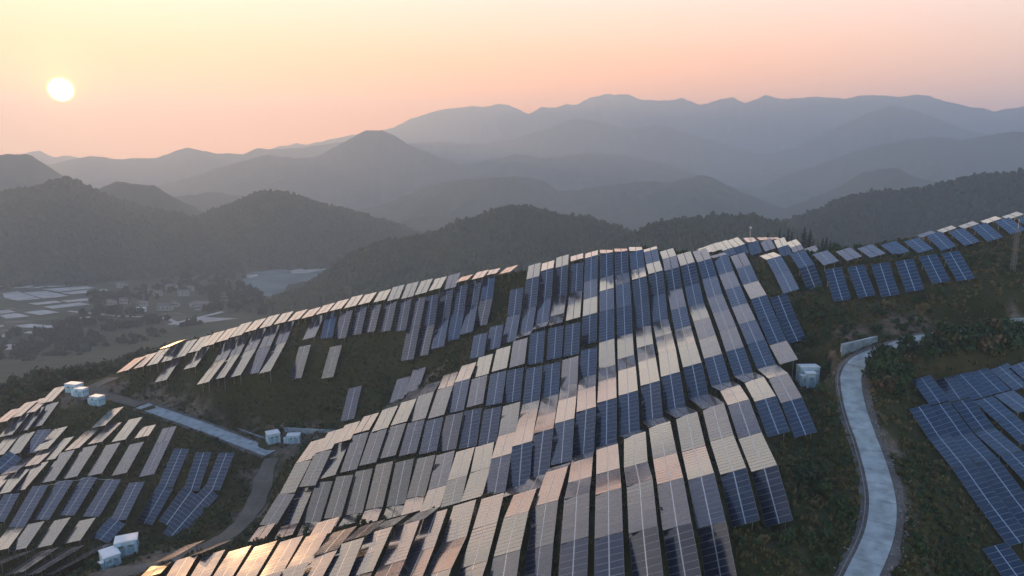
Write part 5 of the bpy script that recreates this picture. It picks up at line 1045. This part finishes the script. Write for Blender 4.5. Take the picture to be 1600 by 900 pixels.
# ------------------------------------------------------------------ cabins and cabinets
def cabin(b, label):
    x, y, z, w, d, h, yaw, kind = b
    z = float(ground_z(x, y))
    nm = ('transformer_cabin', 'inverter_cabin', 'switch_cabinet', 'switch_cabinet')[kind]
    t = tag(link(nm, None, loc=(x, y, z), rot=(0, 0, yaw)), label, 'cabin' if kind < 2 else 'cabinet')
    f = -d / 2
    MB().quadbox(0, 0, -.35, w + .5, d + .5, 1.1).build('plinth', M['plinth'], t)
    z0 = .2
    body = MB().quadbox(0, 0, z0 + (h - .2) / 2, w, d, h - .2).build('body', M['cabin'], t)
    mb = MB().quadbox(0, 0, h + .09, w + .3, d + .3, .14).quadbox(0, 0, h + .19, w * .96, d * .94, .06); mb.build('roof', M['cabin_roof'], t)
    for sx in (-1, 1):
        for sy in (-1, 1): MB().quadbox(sx * (w / 2 + .02), sy * (d / 2 + .02), z0 + (h - .2) / 2, .12, .12, h - .22).build('corner_post', M['cabin_panel'], body)
    nd = 2 if w > 2.5 else 1
    for i in range(nd):
        cx_ = (i - (nd - 1) / 2) * w * .42
        dr = MB().quadbox(cx_, f - .03, z0 + h * .38, w * .36 if nd == 2 else w * .7, .06, h * .66).build('door', M['cabin_panel'], t)
        MB().quadbox(cx_ + w * .12, f - .09, z0 + h * .36, .06, .06, .3).build('handle', M['dark_steel'], dr)
        v = MB()
        for k in range(6): v.quadbox(cx_, f - .075, z0 + h * .56 + k * .09, w * .2, .03, .05)
        v.build('vent', M['cabin_dark'], dr)
    MB().quadbox(-w * .08, f - .08, z0 + h * .5, .26, .02, .26).build('warning_plate', M['warn'], t)
    if kind < 2:
        for s in (-1, 1):       # hooded fan outlets under the eaves and panels on the long side
            MB().quadbox(s * w * .32, f - .22, h - .42, w * .24, .4, .36).build('vent_hood', M['cabin'], t)
        for k in range(3):
            MB().quadbox(w / 2 + .03, -d / 2 + d * (k + .5) / 3, z0 + h * .42, .05, d * .27, h * .62).build('side_panel', M['cabin_panel'], t)
            MB().quadbox(w / 2 + .07, -d / 2 + d * (k + .5) / 3, z0 + h * .58, .04, d * .14, h * .14).build('vent', M['cabin_dark'], t)
    if kind == 1:               # lower switch box fixed to the left end
        MB().quadbox(-w / 2 - .5, f + .7, z0 + h * .3, .96, 1.2, h * .6).build('side_cabinet', M['cabin'], t)
        MB().quadbox(-w / 2 - .5, f + .7, z0 + h * .6 + .06, 1.1, 1.34, .08).build('side_cabinet_roof', M['cabin_roof'], t)
        MB().quadbox(-w * .12, f - .3, z0 + .55, w * .4, .5, 1.1).build('cable_box', M['cabin_panel'], t)
    return t
CL = ['pale blue transformer cabin at the dirt track bend, rear one of the pair', 'pale blue inverter cabin right in front of the rear cabin at the track bend',
      'pale blue inverter cabin standing alone below the track bend', 'pale blue cabin turned cornerwise at the end of the long low wall',
      'smaller pale blue cabin right beside the cornerwise cabin below the slope', 'larger pale blue cabin at lower left with pale roof and plinth', 'pale blue cabin with side box, in front of the larger lower left cabin',
      'tall pale blue cabin on the right slope below the grey solar table', 'tall narrow cabinet in front of the right slope cabin', 'short narrow cabinet left of the tall cabinet on the right slope']
for b, lb in zip(BOXES, CL): cabin(b, lb)

# ------------------------------------------------------------------ solar tables
MW, MH, CG = 1.96, 1.0, .13          # module width along the row, row pitch, gap in the middle
def module_geo(x, y, jx=0., jy=0., h=MH - .02):
    """aluminium frame with an inset pane; returns vertices, faces, material index"""
    w = MW / 2; g = h / 2; e = .026; v = []
    for (a, b, z) in ((w, g, -.04), (w, g, 0), (w - e, g - e, 0), (w - e, g - e, -.006)):
        for sx, sy in ((-1, -1), (1, -1), (1, 1), (-1, 1)):
            px, py = sx * a, sy * b
            v.append((x + px, y + py, z + py * jx - px * jy))
    f = [(3, 2, 1, 0)]; m = [0]
    for l in (0, 4, 8):
        for k in range(4): f.append((l + k, l + (k + 1) % 4, l + 4 + (k + 1) % 4, l + 4 + k)); m.append(0)
    f.append((12, 13, 14, 15)); m.append(1)
    return v, f, m
_v, _f, _m = module_geo(0, 0)
ME_MODULE = mesh_np('module', _v, _f, [M['alu'], M['glass']], _m)
ARR = {}
def array_mesh(n, var):
    k = (n, var)
    if k not in ARR:
        V = []; F = []; Mi = []; g = random.Random(n * 31 + var)
        for r in range(n):
            for s in (-1, 1):
                v, f, m = module_geo(s * (MW + CG) / 2, (r - (n - 1) / 2) * MH, g.gauss(0, .0035), g.gauss(0, .0035))
                b = len(V); V += v; F += [tuple(b + i for i in q) for q in f]; Mi += m
        ARR[k] = mesh_np('module_array', V, F, [M['alu'], M['glass']], Mi)
    return ARR[k]
FR = {}
def frame_mesh(n):
    if n not in FR:
        L = n * MH; mb = MB()
        mb.quadbox(0, 0, -.035, CG + .06, L, .04)                               # pale strip seen between the two module columns
        for x in (-1.7, -.42, .42, 1.7): mb.quadbox(x, 0, -.085, .06, L * .985, .08)
        for k in (-.36, 0, .36): mb.quadbox(0, L * k, -.17, 3.9, .08, .09)
        FR[n] = mb.mesh('frame', M['steel'])
    return FR[n]
def cyl(name, mat, r=.055, n=8):
    v = [(r * math.cos(6.2832 * i / n), r * math.sin(6.2832 * i / n), z) for z in (-1, 0) for i in range(n)]
    me = bpy.data.meshes.new(name); me.from_pydata(v, [], [(i, (i + 1) % n, n + (i + 1) % n, n + i) for i in range(n)] + [tuple(range(n, 2 * n))]); me.materials.append(mat); me.update(); return me
ME_POST = cyl('post', M['steel'])
ORD = lambda n: '%d%s' % (n, 'th' if 10 <= n % 100 <= 20 else {1: 'st', 2: 'nd', 3: 'rd'}.get(n % 10, 'th'))
CN = dict(b='deep blue', p='slate blue', g='grey', c='cream', o='orange-lit', d='dusky', k='dark, tilted-away')
FT = ['in %s column from main slope\'s right end', 'in %s column from right of the front bottom hump', 'in %s column from right of the left ridge', 'standing alone, %s of the three loose ones mid-slope',
      'in %s column from left of small knoll behind', 'in %s column from left of the right ridge top', '%s from left in single blue row under the right ridge', 'in %s column from left of the lower right field', 'in %s column of the lower left field', '%s from left among the edge-on ones atop the right ridge']
GRP = ['tables of the main solar slope', 'tables of the front solar hump', 'tables along the left ridge', 'loose tables mid-slope', 'tables on the knoll behind', 'tables along the right ridge', 'blue row under the right ridge', 'tables of the lower right field', 'tables of the lower left field', 'edge-on tables atop the right ridge']
def visible_px(t):
    p = np.array(t[:3]) - (0, 0, 180); ct, st = math.cos(R(10.5)), math.sin(R(10.5))
    d = p[1] * ct - p[2] * st; u = p[1] * st + p[2] * ct
    px, py = 800 + 1081 * p[0] / d, 450 - 1081 * u / d
    n = np.cross(t[6:9], t[3:6]); area = abs(np.dot(p, n)) / np.linalg.norm(p) * t[9] * 4 * (1081 / d) ** 2
    wpx = 4.05 * 1081 / d
    return wpx, (area if -25 < px < 1625 and -25 < py < 935 else 0)
info = [visible_px(t) for t in TABLES]
order = sorted(range(len(TABLES)), key=lambda i: -info[i][1])
single = set(order[:300]); detail = set(i for i in order[:300] if info[i][0] >= 29)
restV = []; restF = []; restM = []
def table_frame(t):
    a = Vector(t[3:6]); b = Vector(t[6:9]); a = a - b * a.dot(b); a.normalize(); n = b.cross(a)
    return Matrix((b, a, n)).transposed()
for i, t in enumerate(TABLES):
    c = Vector(t[0:3]); L, n = t[9], t[10]; sx = t[15] / (2 * MW + CG); Rm = table_frame(t); sy = (L - .10) / (n * MH); eul = Rm.to_euler()
    posts = []
    for u in (-.36, .36):
        for v in (-1.35, 1.35):
            p = c + Rm @ Vector((v, u * L, -.2)); gz = float(ground_z(p.x, p.y)) if GX0 < p.x < GX1 and GY0 < p.y < GY1 else p.z - 2
            posts.append((p, max(.5, p.z - gz + .4)))
    if i not in single:
        me = array_mesh(n, i % 6); k = len(me.vertices); co = np.empty(3 * k, np.float32); me.vertices.foreach_get('co', co); co = co.reshape(-1, 3) * (sx, sy, 1)
        co = co @ np.array(Rm).T + np.array(c); b = sum(len(x) for x in restV)
        for q in me.polygons: restF.append(tuple(b + j for j in q.vertices)); restM.append(q.material_index)
        restV.append(co)
        for p, h in posts:
            b = sum(len(x) for x in restV); mb = MB().quadbox(p.x, p.y, p.z - h / 2, .1, .1, h); restV.append(np.array(mb.v)); restF += [tuple(b + j for j in q) for q in mb.f]; restM += [0] * 6
        continue
    base = Vector((c.x, c.y, float(ground_z(c.x, c.y)) if GX0 < c.x < GX1 and GY0 < c.y < GY1 else c.z - 2))
    root = link('solar_table', None, loc=base); fi = t[11]
    lab = '%s solar table, ' % CN[t[14]]
    if fi in (3, 6, 9): lab += FT[fi] % ORD(t[12] + 1)
    else: lab += '%s down, ' % ORD(t[13] + 1) + FT[fi] % ORD(t[12] + 1)
    tag(root, lab, 'solar panel', GRP[fi])
    off = c - base
    fr = link('frame', frame_mesh(n), root, off, eul); fr.scale = (sx, sy, 1)
    if i in detail:
        bow = random.gauss(0, .003)
        for r in range(n):
            for s in (-1, 1):
                o = link('module', ME_MODULE, root)
                o.location = off + Rm @ Vector((s * sx * (MW + CG) / 2, (r - (n - 1) / 2) * MH * sy, 0))
                o.rotation_euler = (Rm @ Euler((random.gauss(0, .0035) + bow * (r - n / 2), random.gauss(0, .0035), 0)).to_matrix()).to_euler()
                o.scale = (sx, sy, 1)
    else:
        o = link('module_array', array_mesh(n, i % 6), root, off, eul); o.scale = (sx, sy, 1); o['kind'] = 'stuff'
    for p, h in posts:
        o = link('post', ME_POST, root, p - base); o.scale = (1, 1, h)
if restV:
    tag(link('solar_tables', mesh_np('solar_tables', np.concatenate(restV), np.array(restF, dtype=np.int32), [M['alu'], M['glass']], restM)),
        'smallest and farthest solar tables strung along the ridges and field edges', 'solar panels', kind='stuff')

M['cable'] = plain('pale_cable', (.55, .55, .54), .5)
def cable(p, q, sag, label):
    p, q = Vector(p), Vector(q); v = []; n = 14
    for i in range(n + 1):
        t = i / n; c = p.lerp(q, t); c.z -= sag * 4 * t * (1 - t)
        for k in range(5): v.append((c.x, c.y + .05 * math.cos(k * 1.2566), c.z + .05 * math.sin(k * 1.2566)))
    f = [(5 * i + k, 5 * i + (k + 1) % 5, 5 * i + 5 + (k + 1) % 5, 5 * i + 5 + k) for i in range(n) for k in range(5)]
    tag(link('cable', mesh_np('cable', v, f, [M['cable']])), label, 'cable')
LF = {(t[12], t[13]): t for t in TABLES if t[11] == 8}
ends = [LF.get(k) for k in ((15, 3), (16, 2), (17, 2), (18, 2))]
nm_ = ('first', 'second', 'third')
for k in range(3):
    if ends[k] and ends[k + 1]:
        e = [Vector(t[0:3]) + Vector(t[3:6]) * t[9] * .5 + Vector((0, 0, .15)) for t in (ends[k], ends[k + 1])]
        cable(e[0], e[1], .5, nm_[k] + ' sagging pale cable from left between tables of the lower left field')

# ------------------------------------------------------------------ towers
def lattice(name, base, h, w0, w1, step, label, cat, arms=0, steel='mast_steel'):
    t = tag(link(name, None, loc=base), label, cat)
    cs = [(-1, -1), (1, -1), (1, 1), (-1, 1)]; k = int(h / step)
    wid = lambda z: (w0 + (w1 - w0) * z / h) / 2
    for x, y in cs: MB().bar((x * w0 / 2, y * w0 / 2, -1.5), (x * w1 / 2, y * w1 / 2, h), .07).build('leg', M[steel], t)
    br = MB()
    for i in range(k):
        z0, z1 = i * step, (i + 1) * step
        for j in range(4):
            a, b = cs[j], cs[(j + 1) % 4]; p, q = wid(z0), wid(z1)
            br.bar((a[0] * p, a[1] * p, z0), (b[0] * q, b[1] * q, z1), .04); br.bar((a[0] * q, a[1] * q, z1), (b[0] * q, b[1] * q, z1), .04)
    br.build('lattice_bracing', M[steel], t)
    for i in range(arms):
        z = h * (.72 + .12 * i); m = MB(); m.bar((-5 + i, 0, z), (5 - i, 0, z), .16); m.bar((-5 + i, 0, z), (0, 0, z + 1.4), .1); m.bar((5 - i, 0, z), (0, 0, z + 1.4), .1); m.build('crossarm', M['steel'], t)
    if not arms: MB().bar((0, 0, h - .2), (0, 0, h + 2.2), .05).build('lightning_rod', M['steel'], t)
    return t
lattice('lattice_mast', (TOWER[0], TOWER[1], float(ground_z(TOWER[0], TOWER[1]))), 10.5, .8, .6, .9, 'slim steel lattice mast on the slope at the far right', 'mast')
lattice('power_pylon', (PYLON[0], PYLON[1], .5), 34, 5, 1.4, 3.2, 'hazy steel power pylon standing by the pale lot in the valley', 'pylon', 3)
mz = float(ground_z(MAST[0], MAST[1])); mh = MAST[2] + 5 - mz
t = tag(link('antenna_mast', None, loc=(MAST[0], MAST[1], mz)), 'thin mast rising behind the small knoll of solar tables', 'mast')
MB().bar((0, 0, -1), (0, 0, mh), .16).build('pole', M['steel'], t); MB().quadbox(0, 0, mh - .6, .9, .3, .7).build('antenna_head', M['cabin_roof'], t)

# ------------------------------------------------------------------ conifers on the saddle
def conifer_meshes(seed):
    g = np.random.default_rng(seed); V = []; n = 0
    for k in range(20):
        z = .12 + .86 * k / 20; rad = .24 * (1 - z) ** .85 + .012
        m = 9
        for j in range(m):
            a = g.random() * 6.28; r = rad * (.7 + .5 * g.random()); d = np.array([math.cos(a), math.sin(a), 0]); s = np.array([-d[1], d[0], 0])
            p = np.array([0, 0, z]); tip = p + d * r + (0, 0, -.25 * r); w = .028 + .03 * (1 - z)
            V += [p + (0, 0, .02), p + d * r * .55 + s * w + (0, 0, -.03 * g.random()), tip, p + d * r * .55 - s * w]
    V = np.array(V); F = np.arange(len(V)).reshape(-1, 4)
    tr = MB(); 
    for k in range(6):
        a0, a1 = k * 1.0472, (k + 1) * 1.0472; b = len(tr.v)
        tr.v += [(.022 * math.cos(a0), .022 * math.sin(a0), -.12), (.022 * math.cos(a1), .022 * math.sin(a1), -.12), (.003 * math.cos(a1), .003 * math.sin(a1), .98), (.003 * math.cos(a0), .003 * math.sin(a0), .98)]
        tr.f.append((b, b + 1, b + 2, b + 3)); tr.m.append(0)
    return mesh_np('crown', V, F, [M['conifer']]), tr.mesh('trunk', M['bark'])
CM = [conifer_meshes(50 + i) for i in range(4)]
for i, c in enumerate(CONIFERS):
    z = float(ground_z(c[0], c[1])); h = c[2] + c[3] - z
    t = tag(link('conifer_tree', None, loc=(c[0], c[1], z), rot=(0, 0, random.random() * 6)), None, 'tree', 'conifers on the saddle behind the knoll'); t.scale = (h * random.uniform(.8, 1.1),) * 2 + (h,)
    t['label'] = {5: 'tallest dark conifer on the saddle beside the right ridge', 6: 'second tall dark conifer, just right of the tallest'}.get(i, 'small dark conifer among those on the saddle between knoll and right ridge')
    link('crown', CM[i % 4][0], t); link('trunk', CM[i % 4][1], t)

# ------------------------------------------------------------------ shrubs and grass of the slopes
RL = np.array([tuple(p)[:2] for l in (LR, LL, LT, LT2) for p in l])
TC = np.array([t[0:3] for t in TABLES])
def clear(x, y, rd, rt):
    if ((RL - (x, y)) ** 2).sum(1).min() < rd * rd: return False
    for b in BOXES:
        if (b[0] - x) ** 2 + (b[1] - y) ** 2 < 12: return False
    if rt:
        d2 = ((TC[:, :2] - (x, y)) ** 2).sum(1); j = d2.argsort()[:4]
        for k in j:
            t = TABLES[k]; a = np.array(t[3:5]); a /= np.linalg.norm(a); q = np.array((x, y)) - TC[k, :2]
            u = q @ a; v = q @ np.array((-a[1], a[0]))
            if abs(u) < t[9] / 2 + rt and abs(v) < 2.1 + rt: return False
    return True
def to_px(x, y, z):
    ct, st = math.cos(R(10.5)), math.sin(R(10.5)); dz = z - 180; d = y * ct - dz * st; u = y * st + dz * ct
    return 800 + 1081 * x / d, 450 - 1081 * u / d, d
SH = []
for k in range(6):
    V, F = leafy(240, .95, .85, .17, 300 + k)
    SH.append(mesh_np('shrub', V, F, [M['shrub_dry' if k == 5 else 'shrub']]))
cnt = 0; tries = 0; thicket = []
while cnt < 560 and tries < 40000:
    tries += 1
    x = rng.uniform(-170, 150); y = rng.uniform(80, 290)
    if not clear(x, y, 4.2, 1.6): continue
    z = float(ground_z(x, y)); px, py, d = to_px(x, y, z)
    if not (-30 < px < 1630 and 380 < py < 930): continue
    right = px > 1230
    if not right and rng.random() < .65: continue
    if fbm(np.array([x / 22]), np.array([y / 22]), 2, 77)[0] < .42: continue
    s = (.6 + 1.7 * rng.random() ** 1.6) * (1.2 if right else .9)
    cnt += 1
    if cnt > 210: thicket.append((x, y, z - .1)); continue
    kk = int(rng.integers(0, 6)); o = link('shrub', SH[kk], None, (x, y, z - .1), (0, 0, rng.random() * 6)); o.scale = (s, s * rng.uniform(.85, 1.15), s * rng.uniform(.8, 1.2))
    if px > 1330: lb = 'dark leafy shrub on the slope right of the concrete road'; g = 'shrubs right of the road'
    elif right: lb = 'dark leafy shrub on the slope between the main solar field and the road'; g = 'shrubs left of the road'
    elif py > 690: lb = 'leafy shrub on the bank beside the dirt track at lower left'; g = 'shrubs by the dirt track'
    else: lb = 'leafy shrub on the bare slope around the upper left solar tables'; g = 'shrubs on the left slope'
    if kk == 5: lb = lb.replace('dark leafy', 'dry brown').replace('leafy', 'dry brown')
    tag(o, lb, 'shrub', g)
joined_leafy(thicket, [leafy(200, .95, .85, .17, 340 + k) for k in range(5)], .5, 1.7, 'thicket', M['shrub'], 'scattered smaller bushes over the slopes beside road and tracks', 'bushes')
belt = 0; tries = 0
while belt < 90 and tries < 4000:
    tries += 1
    i = int(rng.integers(0, 44)); p = LR[i]; d = LR[i + 1] - LR[i]; nn = Vector((-d.y, d.x, 0)).normalized()
    if nn.y > 0: nn = -nn
    q = p + nn * rng.uniform(3.4, 9.0)
    if not clear(q.x, q.y, 3.3, 1.2): continue
    z = float(ground_z(q.x, q.y)); s = rng.uniform(1.4, 3.0)
    o = link('shrub', SH[int(rng.integers(0, 6))], None, (q.x, q.y, z - .1), (0, 0, rng.random() * 6)); o.scale = (s, s, s * rng.uniform(.9, 1.25))
    tag(o, 'tall bushy shrub in the belt hiding the upper end of the road', 'shrub', 'shrub belt along the upper road'); belt += 1
# grass and weeds
TV = []
for k in range(8):
    g = np.random.default_rng(900 + k); v = []
    for j in range(9):
        a = g.random() * 6.28; d = np.array([math.cos(a), math.sin(a), 0]); s = np.array([-d[1], d[0], 0]); r0 = .35 * g.random(); p = d * r0
        h = .35 + .5 * g.random(); le = .25 + .35 * g.random(); w = .07 + .09 * g.random()
        v += [p - s * w, p + s * w, p + d * le * .6 + s * w * .9 + (0, 0, h), p + d * le - s * w * .6 + (0, 0, h * .9)]
    TV.append((np.array(v), np.arange(len(v)).reshape(-1, 4)))
pts = []
n = 0
while len(pts) < 26000 and n < 140000:
    n += 1
    az = rng.uniform(-.72, .70); r = 85 + 230 * rng.random() ** .8; x, y = r * math.sin(az), r * math.cos(az)
    if not (GX0 + 3 < x < GX1 - 3 and GY0 + 3 < y < GY1 - 3): continue
    if ((RL - (x, y)) ** 2).sum(1).min() < 11: continue
    d2 = ((TC[:, :2] - (x, y)) ** 2).sum(1)
    if d2.min() < 9 and rng.random() < .8: continue
    if any((x - q[0]) ** 2 + (y - q[1]) ** 2 < (q[2] * .7) ** 2 for q in BARE) and rng.random() < .8: continue
    pts.append((x, y))
PZ = ground_z(np.array([p[0] for p in pts]), np.array([p[1] for p in pts]))
pts = [(x, y, z - .05) for (x, y), z in zip(pts, PZ)]
# no blade may reach up through a table
joined_leafy(pts, TV, .45, 1.25, 'grass', M['grass'], 'dry grass and weeds covering the slopes between the solar tables', 'grass')

UG = [leafy(46, .55, .5, .15, 700 + i) for i in range(8)]
pts = []; n = 0
while len(pts) < 8000 and n < 90000:
    n += 1
    az = rng.uniform(-.70, .68); r = 85 + 210 * rng.random() ** .8; x, y = r * math.sin(az), r * math.cos(az)
    if not (GX0 + 3 < x < GX1 - 3 and GY0 + 3 < y < GY1 - 3): continue
    if fbm(np.array([x / 14]), np.array([y / 14]), 3, 55)[0] < .42 + .1 * rng.random(): continue
    if not clear(x, y, 3.6, .5): continue
    pts.append((x, y, float(ground_z(x, y)) - .08))
half = len(pts) // 2
joined_leafy(pts[:half * 4 // 3], UG, .6, 1.7, 'undergrowth', M['shrub'], 'low dark green undergrowth spread over the slopes', 'undergrowth')
joined_leafy(pts[half * 4 // 3:], UG, .5, 1.3, 'undergrowth', M['shrub_dry'], 'low dry brown undergrowth spread over the slopes', 'undergrowth')

# ------------------------------------------------------------------ haze
m = bpy.data.materials.new('haze_air'); m.use_nodes = True; t = m.node_tree; t.nodes.clear()
pv = t.nodes.new('ShaderNodeVolumePrincipled'); mo = t.nodes.new('ShaderNodeOutputMaterial')
pv.inputs['Color'].default_value = (.63, .80, 1.0, 1); pv.inputs['Density'].default_value = 3.3e-4; pv.inputs['Anisotropy'].default_value = .44
t.links.new(pv.outputs[0], mo.inputs['Volume'])
HZ = MB().quadbox(0, 2800, 0, 13600, 6600, 1, 0).v
top = max(h for D, cr in HILLS.values() for _, h in cr) + 25
v = [(x, y, (-14 if i < 4 else top)) for i, (x, y, z) in enumerate(HZ)]
me = mesh_np('haze', v, [(3, 2, 1, 0), (4, 5, 6, 7), (0, 1, 5, 4), (1, 2, 6, 5), (2, 3, 7, 6), (3, 0, 4, 7)], [m])
tag(link('haze', me), 'thin pale evening haze filling the whole valley', 'haze', kind='stuff')
